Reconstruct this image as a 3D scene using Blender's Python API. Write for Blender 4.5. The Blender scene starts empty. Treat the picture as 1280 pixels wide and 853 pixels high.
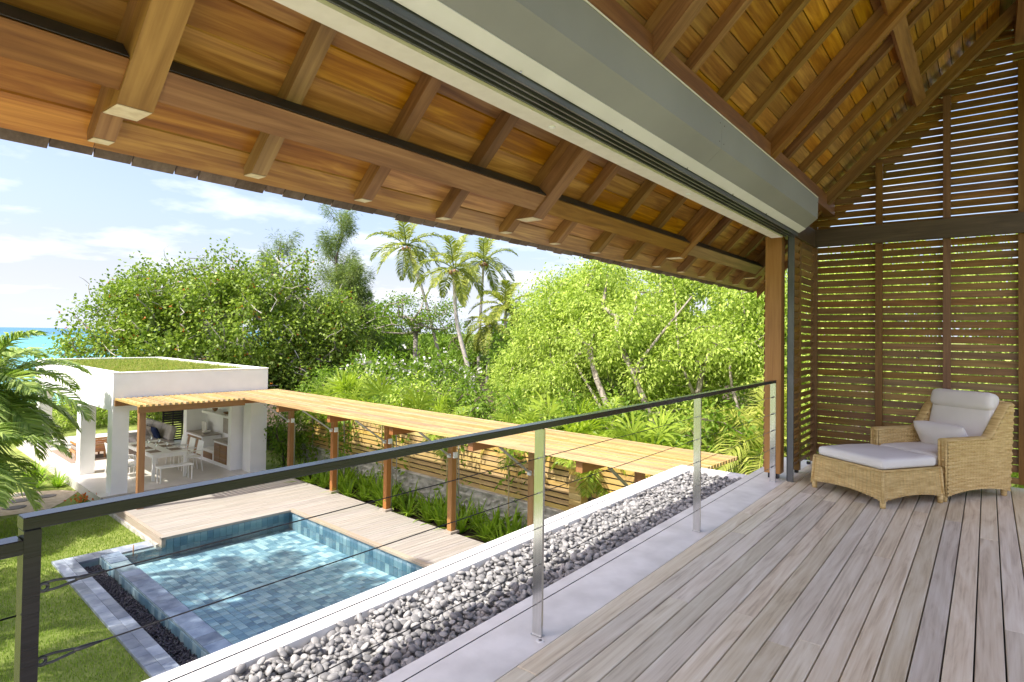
import bpy, bmesh, math, random
import numpy as np
from mathutils import Vector, Matrix, Quaternion
R = math.radians
random.seed(7)
rng = np.random.default_rng(11)
scene = bpy.context.scene
col = scene.collection

# ------------------------------------------------------------------ camera
EYE = 1.5
cam_d = bpy.data.cameras.new('camera')
cam = bpy.data.objects.new('camera', cam_d)
col.objects.link(cam)
YAW, PITCH, ROLL = R(38.177), R(1.119), R(0.825)
fw = Vector((math.cos(YAW) * math.cos(PITCH), math.sin(YAW) * math.cos(PITCH), math.sin(PITCH)))
rt = Vector((math.sin(YAW), -math.cos(YAW), 0))
up = rt.cross(fw)
rt2 = math.cos(ROLL) * rt + math.sin(ROLL) * up
up2 = rt2.cross(fw)
cam.matrix_world = Matrix(((rt2.x, up2.x, -fw.x, 0), (rt2.y, up2.y, -fw.y, 0), (rt2.z, up2.z, -fw.z, EYE), (0, 0, 0, 1)))
cam_d.sensor_width = 36
cam_d.lens = 756.4 / 1280 * 36
cam_d.shift_y = -(426.5 - 403.6) / 1280
cam_d.clip_start = 0.05
cam_d.clip_end = 60000
scene.camera = cam

# ------------------------------------------------------------------ light
SUN = Vector((-0.72, 0.16, 1.0)).normalized()          # direction towards the sun
elev = math.asin(SUN.z)
world = bpy.data.worlds.new('World')
scene.world = world
world.use_nodes = True
wn = world.node_tree
wn.nodes.clear()
w_out = wn.nodes.new('ShaderNodeOutputWorld')
w_bg = wn.nodes.new('ShaderNodeBackground')
sky = wn.nodes.new('ShaderNodeTexSky')
sky.sky_type = 'NISHITA'
sky.sun_disc = False
sky.sun_elevation = elev
sky.sun_rotation = math.atan2(SUN.x, SUN.y)
sky.air_density = 1.0
sky.dust_density = 4.0
sky.ozone_density = 1.0
w_bg.inputs['Strength'].default_value = 0.094
# pale haze along the horizon and scattered fair-weather clouds over the whole dome
N = wn.nodes.new
L = wn.links.new
tc = N('ShaderNodeTexCoord'); sep = N('ShaderNodeSeparateXYZ'); L(tc.outputs['Generated'], sep.inputs[0])
mz = N('ShaderNodeMath'); mz.operation = 'MAXIMUM'; mz.inputs[1].default_value = 0.0
az = N('ShaderNodeMath'); az.operation = 'ADD'; az.inputs[1].default_value = 0.16
L(sep.outputs['Z'], mz.inputs[0]); L(mz.outputs[0], az.inputs[0])
dv = N('ShaderNodeVectorMath'); dv.operation = 'DIVIDE'
cb = N('ShaderNodeCombineXYZ'); [L(az.outputs[0], cb.inputs[k]) for k in range(3)]
L(tc.outputs['Generated'], dv.inputs[0]); L(cb.outputs[0], dv.inputs[1])
nz = N('ShaderNodeTexNoise'); nz.inputs['Scale'].default_value = 1.9; nz.inputs['Detail'].default_value = 10; nz.inputs['Roughness'].default_value = 0.55
L(dv.outputs[0], nz.inputs['Vector'])
cr = N('ShaderNodeValToRGB'); cr.color_ramp.elements[0].position = 0.50; cr.color_ramp.elements[1].position = 0.78
L(nz.outputs['Fac'], cr.inputs['Fac'])
fade = N('ShaderNodeMapRange'); fade.inputs['From Min'].default_value = 0.005; fade.inputs['From Max'].default_value = 0.05; fade.inputs['To Max'].default_value = 0.9
L(sep.outputs['Z'], fade.inputs['Value'])
mul = N('ShaderNodeMath'); mul.operation = 'MULTIPLY'; L(cr.outputs[0], mul.inputs[0]); L(fade.outputs[0], mul.inputs[1])
mix = N('ShaderNodeMix'); mix.data_type = 'RGBA'; mix.inputs['B'].default_value = (4.6, 4.6, 4.7, 1)
L(mul.outputs[0], mix.inputs['Factor'])
hz = N('ShaderNodeMapRange'); hz.inputs['From Min'].default_value = 0.15; hz.inputs['From Max'].default_value = 0.015; hz.interpolation_type = 'SMOOTHSTEP'; hz.inputs['To Max'].default_value = 0.9
L(sep.outputs['Z'], hz.inputs['Value'])
hmix = N('ShaderNodeMix'); hmix.data_type = 'RGBA'; hmix.inputs['B'].default_value = (3.1, 3.3, 3.9, 1)
L(hz.outputs[0], hmix.inputs['Factor']); wbm = N('ShaderNodeMix'); wbm.data_type = 'RGBA'; wbm.blend_type = 'MULTIPLY'; wbm.inputs['Factor'].default_value = 1.0; wbm.inputs['B'].default_value = (0.98, 0.92, 0.99, 1)
L(sky.outputs[0], wbm.inputs['A']); L(wbm.outputs['Result'], hmix.inputs['A']); L(hmix.outputs['Result'], mix.inputs['A']); L(mix.outputs['Result'], w_bg.inputs['Color'])
L(w_bg.outputs[0], w_out.inputs['Surface'])

sun_d = bpy.data.lights.new('sun', 'SUN')
sun_d.energy = 2.2
sun_d.angle = R(0.53)
sun_d.color = (1.0, 0.95, 0.86)
sun = bpy.data.objects.new('sun', sun_d)
sun.rotation_euler = SUN.to_track_quat('Z', 'Y').to_euler()
sun.location = (0, 0, 30)
col.objects.link(sun)

scene.view_settings.view_transform = 'Standard'
scene.view_settings.look = 'None'
scene.view_settings.gamma = 1
scene.view_settings.exposure = 1.86
scene.view_settings.use_curve_mapping = False
scene.cycles.max_bounces = 10
scene.cycles.diffuse_bounces = 6
scene.cycles.glossy_bounces = 4
scene.cycles.transmission_bounces = 6
scene.cycles.transparent_max_bounces = 16
scene.cycles.caustics_reflective = False
scene.cycles.caustics_refractive = False
scene.cycles.sample_clamp_indirect = 6

# ------------------------------------------------------------------ materials
M = {}

def new_mat(name):
    m = bpy.data.materials.new(name)
    m.use_nodes = True
    M[name] = m
    nt = m.node_tree
    return m, nt, nt.nodes['Principled BSDF'], nt.nodes.new, nt.links.new

def ramp(new, stops):
    r = new('ShaderNodeValToRGB')
    e = r.color_ramp.elements
    while len(e) < len(stops):
        e.new(0.5)
    for i, (p, c) in enumerate(stops):
        e[i].position = p
        e[i].color = (*c, 1)
    return r

def surf(name, c1, c2, scale=6, detail=6, rough=0.6, bump=0.0, bscale=40, metallic=0.0, spec=0.4, lo=0.35, hi=0.65, stretch=(1, 1, 1), rnd=0.0, coat=0):
    """noise-mottled surface in object space; rnd shifts brightness per object"""
    m, nt, b, new, ln = new_mat(name)
    t = new('ShaderNodeTexCoord'); mp_ = new('ShaderNodeMapping'); mp_.inputs['Scale'].default_value = stretch
    n = new('ShaderNodeTexNoise'); n.inputs['Scale'].default_value = scale; n.inputs['Detail'].default_value = detail
    ln(t.outputs['Object'], mp_.inputs['Vector']); ln(mp_.outputs[0], n.inputs['Vector'])
    r = ramp(new, [(lo, c1), (hi, c2)])
    ln(n.outputs['Fac'], r.inputs['Fac'])
    outc = r.outputs[0]
    if rnd:
        oi = new('ShaderNodeObjectInfo'); hs = new('ShaderNodeHueSaturation'); mr_ = new('ShaderNodeMapRange')
        mr_.inputs['To Min'].default_value = 1 - rnd; mr_.inputs['To Max'].default_value = 1 + rnd
        ln(oi.outputs['Random'], mr_.inputs['Value']); ln(mr_.outputs[0], hs.inputs['Value']); ln(outc, hs.inputs['Color'])
        outc = hs.outputs[0]
    ln(outc, b.inputs['Base Color'])
    b.inputs['Roughness'].default_value = rough
    b.inputs['Metallic'].default_value = metallic
    b.inputs['Specular IOR Level'].default_value = spec
    b.inputs['Coat Weight'].default_value = coat
    if bump:
        n2 = new('ShaderNodeTexNoise'); n2.inputs['Scale'].default_value = bscale; n2.inputs['Detail'].default_value = 5
        bp = new('ShaderNodeBump'); bp.inputs['Strength'].default_value = bump; bp.inputs['Distance'].default_value = 0.02
        ln(mp_.outputs[0], n2.inputs['Vector']); ln(n2.outputs['Fac'], bp.inputs['Height']); ln(bp.outputs[0], b.inputs['Normal'])
    return m

def wood(name, stops, axis='X', rough=0.45, rnd=0.25, hue=0.012, spec=0.4, fine=1.0, bump=0.15, satv=0.12):
    """long grain along one axis, shifted and toned per board"""
    m, nt, b, new, ln = new_mat(name)
    t = new('ShaderNodeTexCoord'); oi = new('ShaderNodeObjectInfo')
    sc_ = new('ShaderNodeVectorMath'); sc_.operation = 'SCALE'
    one = new('ShaderNodeCombineXYZ'); [setattr(one.inputs[i], 'default_value', v) for i, v in enumerate((37.0, 53.0, 71.0))]
    ln(one.outputs[0], sc_.inputs[0]); ln(oi.outputs['Random'], sc_.inputs['Scale'])
    ad = new('ShaderNodeVectorMath'); ad.operation = 'ADD'
    ln(t.outputs['Object'], ad.inputs[0]); ln(sc_.outputs[0], ad.inputs[1])
    long_, wide = 1.1, 11.0 * fine
    if axis == 'S':
        vr = new('ShaderNodeVectorRotate'); vr.rotation_type = 'X_AXIS'; vr.inputs['Angle'].default_value = R(45)
        ln(t.outputs['Object'], vr.inputs['Vector']); ln(vr.outputs[0], ad.inputs[0]); axis = 'Y'
    s = {'X': (long_, wide, wide), 'Y': (wide, long_, wide), 'Z': (wide, wide, long_)}[axis]
    mp_ = new('ShaderNodeMapping'); mp_.inputs['Scale'].default_value = s
    ln(ad.outputs[0], mp_.inputs['Vector'])
    n = new('ShaderNodeTexNoise'); n.inputs['Scale'].default_value = 1.0; n.inputs['Detail'].default_value = 7; n.inputs['Distortion'].default_value = 1.6; n.inputs['Roughness'].default_value = 0.55
    ln(mp_.outputs[0], n.inputs['Vector'])
    mp2 = new('ShaderNodeMapping'); mp2.inputs['Scale'].default_value = tuple(v * (1.6 if v == long_ else 7) for v in s)
    ln(ad.outputs[0], mp2.inputs['Vector'])
    n2 = new('ShaderNodeTexNoise'); n2.inputs['Scale'].default_value = 1.0; n2.inputs['Detail'].default_value = 4
    ln(mp2.outputs[0], n2.inputs['Vector'])
    mx = new('ShaderNodeMath'); mx.operation = 'MULTIPLY_ADD'; mx.inputs[1].default_value = 0.35
    mm = new('ShaderNodeMath'); mm.operation = 'MULTIPLY'; mm.inputs[1].default_value = 0.72
    ln(n.outputs['Fac'], mm.inputs[0]); ln(n2.outputs['Fac'], mx.inputs[0]); ln(mm.outputs[0], mx.inputs[2])
    r = ramp(new, stops)
    ln(mx.outputs[0], r.inputs['Fac'])
    hs = new('ShaderNodeHueSaturation')
    a1 = new('ShaderNodeMapRange'); a1.inputs['To Min'].default_value = 1 - rnd; a1.inputs['To Max'].default_value = 1 + rnd
    ml = new('ShaderNodeMath'); ml.operation = 'MULTIPLY'; ml.inputs[1].default_value = 7.31
    fr = new('ShaderNodeMath'); fr.operation = 'FRACT'
    a2 = new('ShaderNodeMapRange'); a2.inputs['To Min'].default_value = 0.5 - hue; a2.inputs['To Max'].default_value = 0.5 + hue
    ml3 = new('ShaderNodeMath'); ml3.operation = 'MULTIPLY'; ml3.inputs[1].default_value = 3.77
    fr3 = new('ShaderNodeMath'); fr3.operation = 'FRACT'
    a3 = new('ShaderNodeMapRange'); a3.inputs['To Min'].default_value = 1 - satv; a3.inputs['To Max'].default_value = 1 + satv
    ln(oi.outputs['Random'], a1.inputs['Value']); ln(oi.outputs['Random'], ml.inputs[0]); ln(ml.outputs[0], fr.inputs[0]); ln(fr.outputs[0], a2.inputs['Value'])
    ln(oi.outputs['Random'], ml3.inputs[0]); ln(ml3.outputs[0], fr3.inputs[0]); ln(fr3.outputs[0], a3.inputs['Value'])
    ln(a1.outputs[0], hs.inputs['Value']); ln(a2.outputs[0], hs.inputs['Hue']); ln(a3.outputs[0], hs.inputs['Saturation']); ln(r.outputs[0], hs.inputs['Color'])
    ln(hs.outputs[0], b.inputs['Base Color'])
    b.inputs['Roughness'].default_value = rough
    b.inputs['Specular IOR Level'].default_value = spec
    if bump:
        bp = new('ShaderNodeBump'); bp.inputs['Strength'].default_value = bump; bp.inputs['Distance'].default_value = 0.006
        ln(n2.outputs['Fac'], bp.inputs['Height']); ln(bp.outputs[0], b.inputs['Normal'])
    return m

def leaf_mat(name, c1, c2, trans=0.45, rough=0.5, scale=1.5, tint=(1.15, 1.25, 0.55)):
    m, nt, b, new, ln = new_mat(name)
    nt.nodes.remove(b)
    out = nt.nodes['Material Output']
    t = new('ShaderNodeTexCoord'); n = new('ShaderNodeTexNoise'); n.inputs['Scale'].default_value = scale; n.inputs['Detail'].default_value = 3
    g = new('ShaderNodeNewGeometry')
    ln(t.outputs['Object'], n.inputs['Vector'])
    ma = new('ShaderNodeMath'); ma.operation = 'MULTIPLY_ADD'; ma.inputs[1].default_value = 0.55
    mb = new('ShaderNodeMath'); mb.operation = 'MULTIPLY'; mb.inputs[1].default_value = 0.5
    ln(g.outputs['Random Per Island'], ma.inputs[0]); ln(n.outputs['Fac'], mb.inputs[0]); ln(mb.outputs[0], ma.inputs[2])
    r = ramp(new, [(0.15, c1), (0.85, c2)])
    ln(ma.outputs[0], r.inputs['Fac'])
    p = new('ShaderNodeBsdfPrincipled'); p.inputs['Roughness'].default_value = rough; p.inputs['Specular IOR Level'].default_value = 0.22
    tr = new('ShaderNodeBsdfTranslucent')
    mu = new('ShaderNodeMix'); mu.data_type = 'RGBA'; mu.blend_type = 'MULTIPLY'; mu.inputs['Factor'].default_value = 1; mu.inputs['B'].default_value = (*tint, 1)
    ln(r.outputs[0], mu.inputs['A']); ln(mu.outputs['Result'], tr.inputs['Color']); ln(r.outputs[0], p.inputs['Base Color'])
    ms = new('ShaderNodeMixShader'); ms.inputs[0].default_value = trans
    ln(p.outputs[0], ms.inputs[1]); ln(tr.outputs[0], ms.inputs[2]); ln(ms.outputs[0], out.inputs['Surface'])
    return m

CEIL = [(0.28, (0.15, 0.052, 0.012)), (0.5, (0.345, 0.148, 0.033)), (0.72, (0.60, 0.32, 0.075))]
wood('ceiling_wood', CEIL, 'X', rough=0.30, rnd=0.30, hue=0.005, spec=0.5, bump=0.05)
wood('rafter_wood', [(0.28, (0.13, 0.055, 0.016)), (0.5, (0.235, 0.11, 0.033)), (0.72, (0.36, 0.188, 0.062))], 'S', rough=0.45, rnd=0.18)
wood('purlin_wood', [(0.28, (0.13, 0.055, 0.016)), (0.5, (0.235, 0.11, 0.033)), (0.72, (0.36, 0.188, 0.062))], 'X', rough=0.45, rnd=0.15)
wood('screen_wood', [(0.27, (0.125, 0.062, 0.016)), (0.5, (0.22, 0.118, 0.034)), (0.73, (0.33, 0.19, 0.06))], 'Y', rough=0.4, rnd=0.25)
wood('screen_wood_x', [(0.27, (0.125, 0.062, 0.016)), (0.5, (0.22, 0.118, 0.034)), (0.73, (0.33, 0.19, 0.06))], 'X', rough=0.4, rnd=0.25)
wood('post_wood', [(0.25, (0.24, 0.095, 0.030)), (0.5, (0.36, 0.155, 0.050)), (0.75, (0.44, 0.21, 0.075))], 'Z', rough=0.42, rnd=0.1)
wood('deck_wood', [(0.29, (0.37, 0.295, 0.205)), (0.5, (0.66, 0.585, 0.445)), (0.71, (0.80, 0.745, 0.61))], 'X', rough=0.5, rnd=0.11, hue=0.010, spec=0.3, bump=0.3, satv=0.25)
wood('pool_deck_wood', [(0.25, (0.23, 0.21, 0.18)), (0.5, (0.30, 0.275, 0.24)), (0.75, (0.36, 0.335, 0.30))], 'X', rough=0.8, rnd=0.07, spec=0.2)
wood('pergola_wood', [(0.27, (0.26, 0.165, 0.062)), (0.5, (0.40, 0.275, 0.115)), (0.73, (0.52, 0.385, 0.19))], 'Y', rough=0.55, rnd=0.2, spec=0.25)
wood('pergola_post_wood', [(0.2, (0.22, 0.095, 0.028)), (0.5, (0.31, 0.145, 0.042)), (0.8, (0.40, 0.205, 0.065))], 'Z', rough=0.5, rnd=0.1)
wood('pergola_beam_wood', [(0.2, (0.20, 0.080, 0.025)), (0.5, (0.28, 0.12, 0.04)), (0.8, (0.34, 0.16, 0.06))], 'X', rough=0.5, rnd=0.1)
wood('fence_wood', [(0.2, (0.36, 0.24, 0.075)), (0.5, (0.47, 0.33, 0.115)), (0.8, (0.56, 0.41, 0.17))], 'Y', rough=0.6, rnd=0.12, spec=0.2)
wood('shingle_wood', [(0.2, (0.085, 0.058, 0.047)), (0.5, (0.15, 0.108, 0.09)), (0.8, (0.23, 0.17, 0.145))], 'Y', rough=0.85, rnd=0.3, spec=0.1)
wood('cabinet_wood', [(0.2, (0.17, 0.085, 0.035)), (0.5, (0.26, 0.14, 0.06)), (0.8, (0.33, 0.19, 0.09))], 'Y', rough=0.5, rnd=0.1)
wood('stained_beam', [(0.25, (0.045, 0.026, 0.012)), (0.5, (0.075, 0.045, 0.021)), (0.75, (0.11, 0.068, 0.033))], 'Y', rough=0.45, rnd=0.1)
surf('end_grain', (0.66, 0.52, 0.34), (0.78, 0.66, 0.47), 30, rough=0.8)
surf('concrete', (0.67, 0.65, 0.605), (0.83, 0.81, 0.765), 4, 10, rough=0.5, bump=0.06, bscale=30, spec=0.3)
surf('white_paint', (0.82, 0.82, 0.825), (0.87, 0.87, 0.875), 2.5, 8, rough=0.6, bump=0.03, bscale=60)
surf('white_kerb', (0.74, 0.735, 0.72), (0.83, 0.825, 0.815), 3, 9, rough=0.7, bump=0.05, bscale=50)
surf('white_metal', (0.80, 0.80, 0.79), (0.84, 0.84, 0.83), 3, rough=0.35)
surf('shutter_grey', (0.275, 0.275, 0.262), (0.325, 0.325, 0.31), 1.2, 8, rough=0.36, spec=0.5)
surf('shutter_pale', (0.76, 0.745, 0.71), (0.82, 0.805, 0.77), 4, 4, rough=0.5)
surf('cream_board', (0.77, 0.72, 0.62), (0.83, 0.78, 0.68), 14, 6, rough=0.6)
surf('track_black', (0.022, 0.024, 0.026), (0.04, 0.042, 0.045), 4, rough=0.45)
surf('steel', (0.55, 0.55, 0.53), (0.66, 0.66, 0.64), 5, 6, rough=0.2, metallic=1.0, stretch=(40, 40, 1))
surf('dark_steel', (0.012, 0.012, 0.014), (0.022, 0.022, 0.025), 5, 6, rough=0.2, metallic=0.0, stretch=(1, 40, 40), spec=0.5)
surf('cable', (0.03, 0.03, 0.035), (0.06, 0.06, 0.065), 60, rough=0.35, metallic=0.8)
surf('frame_metal', (0.10, 0.105, 0.105), (0.14, 0.145, 0.145), 3, rough=0.4, metallic=0.3)
surf('galvanised', (0.42, 0.43, 0.43), (0.56, 0.57, 0.57), 20, rough=0.4, metallic=0.8)
surf('lamp_glass', (0.72, 0.74, 0.74), (0.8, 0.82, 0.82), 8, rough=0.2)
surf('pebble', (0.20, 0.195, 0.195), (0.34, 0.33, 0.325), 9, 4, rough=0.6, bump=0.05, bscale=150)
surf('black_pebble', (0.016, 0.014, 0.02), (0.045, 0.04, 0.055), 30, 3, rough=0.35)
surf('lawn_soil', (0.13, 0.17, 0.035), (0.25, 0.29, 0.08), 1.3, 8, rough=0.95, bump=0.6, bscale=60, spec=0.1)
surf('bed_soil', (0.055, 0.04, 0.028), (0.11, 0.085, 0.06), 8, 8, rough=1, bump=0.7, bscale=40, spec=0.1)
surf('sand', (0.40, 0.33, 0.23), (0.52, 0.44, 0.33), 7, 8, rough=1, bump=0.3, bscale=60, spec=0.1)
surf('stepping_stone', (0.12, 0.11, 0.10), (0.20, 0.185, 0.165), 8, rough=0.9)
surf('rough_wall', (0.30, 0.285, 0.25), (0.52, 0.50, 0.45), 5, 9, rough=0.95, bump=0.9, bscale=16)
surf('pavilion_floor', (0.52, 0.49, 0.44), (0.60, 0.57, 0.52), 2, 6, rough=0.35)
surf('slate_coping', (0.17, 0.20, 0.25), (0.30, 0.335, 0.38), 4, 8, rough=0.45, rnd=0.3, bump=0.1, bscale=30)
surf('wet_slate', (0.10, 0.14, 0.20), (0.21, 0.27, 0.34), 4, 8, rough=0.25, rnd=0.3, bump=0.1, bscale=30)
surf('wicker', (0.46, 0.30, 0.105), (0.74, 0.57, 0.27), 2.6, 4, rough=0.55, spec=0.35, stretch=(3, 3, 34), lo=0.3, hi=0.7)
surf('cushion_fabric', (0.78, 0.755, 0.73), (0.83, 0.805, 0.78), 3, 6, rough=0.95, bump=0.12, bscale=400, spec=0.1)
surf('sofa_fabric', (0.30, 0.28, 0.255), (0.36, 0.34, 0.31), 6, rough=0.95, spec=0.1)
surf('taupe_fabric', (0.20, 0.175, 0.15), (0.26, 0.23, 0.20), 8, rough=0.95, spec=0.1)
surf('navy_fabric', (0.012, 0.020, 0.055), (0.02, 0.03, 0.075), 8, rough=0.9, spec=0.1)
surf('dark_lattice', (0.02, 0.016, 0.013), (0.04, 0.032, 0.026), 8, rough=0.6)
surf('counter_stone', (0.30, 0.26, 0.22), (0.38, 0.34, 0.29), 8, rough=0.4)
surf('placemat', (0.22, 0.17, 0.13), (0.30, 0.24, 0.19), 40, rough=0.9)
surf('ceramic', (0.70, 0.68, 0.64), (0.76, 0.74, 0.70), 6, rough=0.25)
surf('shell_brown', (0.26, 0.13, 0.06), (0.42, 0.24, 0.13), 12, rough=0.5)
surf('rattan_lamp', (0.42, 0.31, 0.18), (0.55, 0.43, 0.27), 20, rough=0.8)
surf('bark_grey', (0.20, 0.175, 0.145), (0.40, 0.37, 0.32), 5, 8, rough=0.95, bump=0.6, bscale=14)
surf('bark_pale', (0.36, 0.325, 0.275), (0.60, 0.56, 0.50), 4, 8, rough=0.95, bump=0.5, bscale=12)
surf('bark_limb', (0.17, 0.145, 0.11), (0.38, 0.34, 0.28), 6, 8, rough=0.95, bump=0.5, bscale=14)
surf('bark_brown', (0.085, 0.065, 0.048), (0.18, 0.145, 0.11), 5, 8, rough=0.95, bump=0.6, bscale=14)
surf('bamboo_stake', (0.34, 0.27, 0.13), (0.46, 0.38, 0.20), 10, rough=0.6)
leaf_mat('leaf_sea_grape', (0.07, 0.14, 0.012), (0.33, 0.43, 0.075), 0.35, 0.4, 0.8)
leaf_mat('leaf_light', (0.15, 0.24, 0.028), (0.60, 0.72, 0.16), 0.44, 0.45, 2.2, (1.1, 1.2, 0.6))
leaf_mat('leaf_mid', (0.070, 0.150, 0.012), (0.24, 0.36, 0.045), 0.42, 0.5, 0.8)
leaf_mat('leaf_dark', (0.035, 0.080, 0.010), (0.12, 0.20, 0.030), 0.35, 0.4, 0.8)
leaf_mat('leaf_casuarina', (0.085, 0.135, 0.030), (0.24, 0.31, 0.085), 0.35, 0.7, 0.7)
leaf_mat('leaf_coconut', (0.11, 0.16, 0.018), (0.38, 0.41, 0.075), 0.4, 0.4, 0.9)
leaf_mat('leaf_palm', (0.12, 0.22, 0.04), (0.50, 0.60, 0.18), 0.4, 0.28, 1.2)
leaf_mat('leaf_areca', (0.22, 0.28, 0.04), (0.52, 0.54, 0.13), 0.45, 0.45, 1.2)
leaf_mat('leaf_lily', (0.12, 0.24, 0.015), (0.34, 0.50, 0.050), 0.42, 0.35, 1.2)
leaf_mat('leaf_fan', (0.15, 0.24, 0.018), (0.40, 0.50, 0.065), 0.42, 0.4, 1.2)
leaf_mat('grass_blade', (0.13, 0.21, 0.022), (0.30, 0.40, 0.070), 0.4, 0.6, 0.9)
leaf_mat('grass_dry', (0.24, 0.245, 0.06), (0.50, 0.48, 0.17), 0.4, 0.7, 1.5)
leaf_mat('leaf_orange', (0.45, 0.11, 0.018), (0.60, 0.22, 0.05), 0.35, 0.5, 2, (1.1, 0.8, 0.5))
leaf_mat('petal_white', (0.70, 0.70, 0.62), (0.80, 0.80, 0.74), 0.3, 0.6, 2, (1, 1, 1))
leaf_mat('petal_orange', (0.60, 0.13, 0.03), (0.70, 0.22, 0.05), 0.3, 0.6, 2, (1, 0.8, 0.5))

def tile_mat(name, c1, c2, c3):
    m, nt, b, new, ln = new_mat(name)
    t = new('ShaderNodeTexCoord'); n = new('ShaderNodeTexNoise'); n.inputs['Scale'].default_value = 3.0; n.inputs['Detail'].default_value = 7
    ln(t.outputs['Object'], n.inputs['Vector'])
    oi = new('ShaderNodeObjectInfo'); g = new('ShaderNodeNewGeometry')
    ad = new('ShaderNodeMath'); ad.operation = 'ADD'; ln(oi.outputs['Random'], ad.inputs[0]); ln(g.outputs['Random Per Island'], ad.inputs[1])
    fr = new('ShaderNodeMath'); fr.operation = 'FRACT'; ln(ad.outputs[0], fr.inputs[0])
    a = new('ShaderNodeMath'); a.operation = 'MULTIPLY_ADD'; a.inputs[1].default_value = 0.55
    c = new('ShaderNodeMath'); c.operation = 'MULTIPLY'; c.inputs[1].default_value = 0.55
    ln(n.outputs['Fac'], c.inputs[0]); ln(fr.outputs[0], a.inputs[0]); ln(c.outputs[0], a.inputs[2])
    r = ramp(new, [(0.2, c1), (0.5, c2), (0.82, c3)])
    ln(a.outputs[0], r.inputs['Fac']); ln(r.outputs[0], b.inputs['Base Color'])
    b.inputs['Roughness'].default_value = 0.35
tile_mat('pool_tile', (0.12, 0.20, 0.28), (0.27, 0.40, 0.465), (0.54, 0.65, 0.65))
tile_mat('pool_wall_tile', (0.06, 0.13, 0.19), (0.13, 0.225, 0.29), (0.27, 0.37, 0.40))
surf('grout', (0.13, 0.19, 0.21), (0.18, 0.24, 0.26), 10, rough=0.8)

def water_mat(name, tint, bump, scale, dist):
    m, nt, b, new, ln = new_mat(name)
    nt.nodes.remove(b)
    out = nt.nodes['Material Output']
    t = new('ShaderNodeTexCoord'); n = new('ShaderNodeTexNoise'); n.inputs['Scale'].default_value = scale; n.inputs['Detail'].default_value = 3; n.inputs['Distortion'].default_value = 0.8
    bp = new('ShaderNodeBump'); bp.inputs['Strength'].default_value = bump; bp.inputs['Distance'].default_value = dist
    ln(t.outputs['Object'], n.inputs['Vector']); ln(n.outputs['Fac'], bp.inputs['Height'])
    gl = new('ShaderNodeBsdfGlossy'); gl.inputs['Roughness'].default_value = 0.03
    trn = new('ShaderNodeBsdfTransparent'); trn.inputs['Color'].default_value = (*tint, 1)
    fz = new('ShaderNodeFresnel'); fz.inputs['IOR'].default_value = 1.33
    ms = new('ShaderNodeMixShader')
    ln(bp.outputs[0], gl.inputs['Normal']); ln(bp.outputs[0], fz.inputs['Normal'])
    ln(fz.outputs[0], ms.inputs[0]); ln(trn.outputs[0], ms.inputs[1]); ln(gl.outputs[0], ms.inputs[2]); ln(ms.outputs[0], out.inputs['Surface'])
water_mat('pool_water', (0.84, 0.96, 0.985), 0.7, 3.2, 0.05)

def sea_mat():
    m, nt, b, new, ln = new_mat('sea_water')
    t = new('ShaderNodeTexCoord'); sp = new('ShaderNodeSeparateXYZ'); ln(t.outputs['Object'], sp.inputs[0])
    n = new('ShaderNodeTexNoise'); n.inputs['Scale'].default_value = 0.012; n.inputs['Detail'].default_value = 6
    mp_ = new('ShaderNodeMapping'); mp_.inputs['Scale'].default_value = (0.25, 1, 1); ln(t.outputs['Object'], mp_.inputs['Vector']); ln(mp_.outputs[0], n.inputs['Vector'])
    mr_ = new('ShaderNodeMapRange'); mr_.inputs['From Min'].default_value = 60; mr_.inputs['From Max'].default_value = 900
    ln(sp.outputs['Y'], mr_.inputs['Value'])
    a = new('ShaderNodeMath'); a.operation = 'MULTIPLY_ADD'; a.inputs[1].default_value = 0.35; ln(n.outputs['Fac'], a.inputs[0]); ln(mr_.outputs[0], a.inputs[2])
    r = ramp(new, [(0.10, (0.20, 0.43, 0.45)), (0.35, (0.10, 0.40, 0.45)), (0.75, (0.055, 0.30, 0.40)), (1.0, (0.03, 0.17, 0.32))])
    ln(a.outputs[0], r.inputs['Fac']); ln(r.outputs[0], b.inputs['Base Color'])
    b.inputs['Roughness'].default_value = 0.35
    b.inputs['Specular IOR Level'].default_value = 0.3
    n2 = new('ShaderNodeTexNoise'); n2.inputs['Scale'].default_value = 0.6; n2.inputs['Detail'].default_value = 5
    bp = new('ShaderNodeBump'); bp.inputs['Strength'].default_value = 0.6; bp.inputs['Distance'].default_value = 0.3
    ln(mp_.outputs[0], n2.inputs['Vector']); ln(n2.outputs['Fac'], bp.inputs['Height']); ln(bp.outputs[0], b.inputs['Normal'])
sea_mat()

# ------------------------------------------------------------------ helpers
GROT = R(-4)                                    # the garden stands 4 degrees off the house
GM = Matrix.Rotation(GROT, 4, 'Z')
IM = Matrix.Identity(4)

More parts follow.
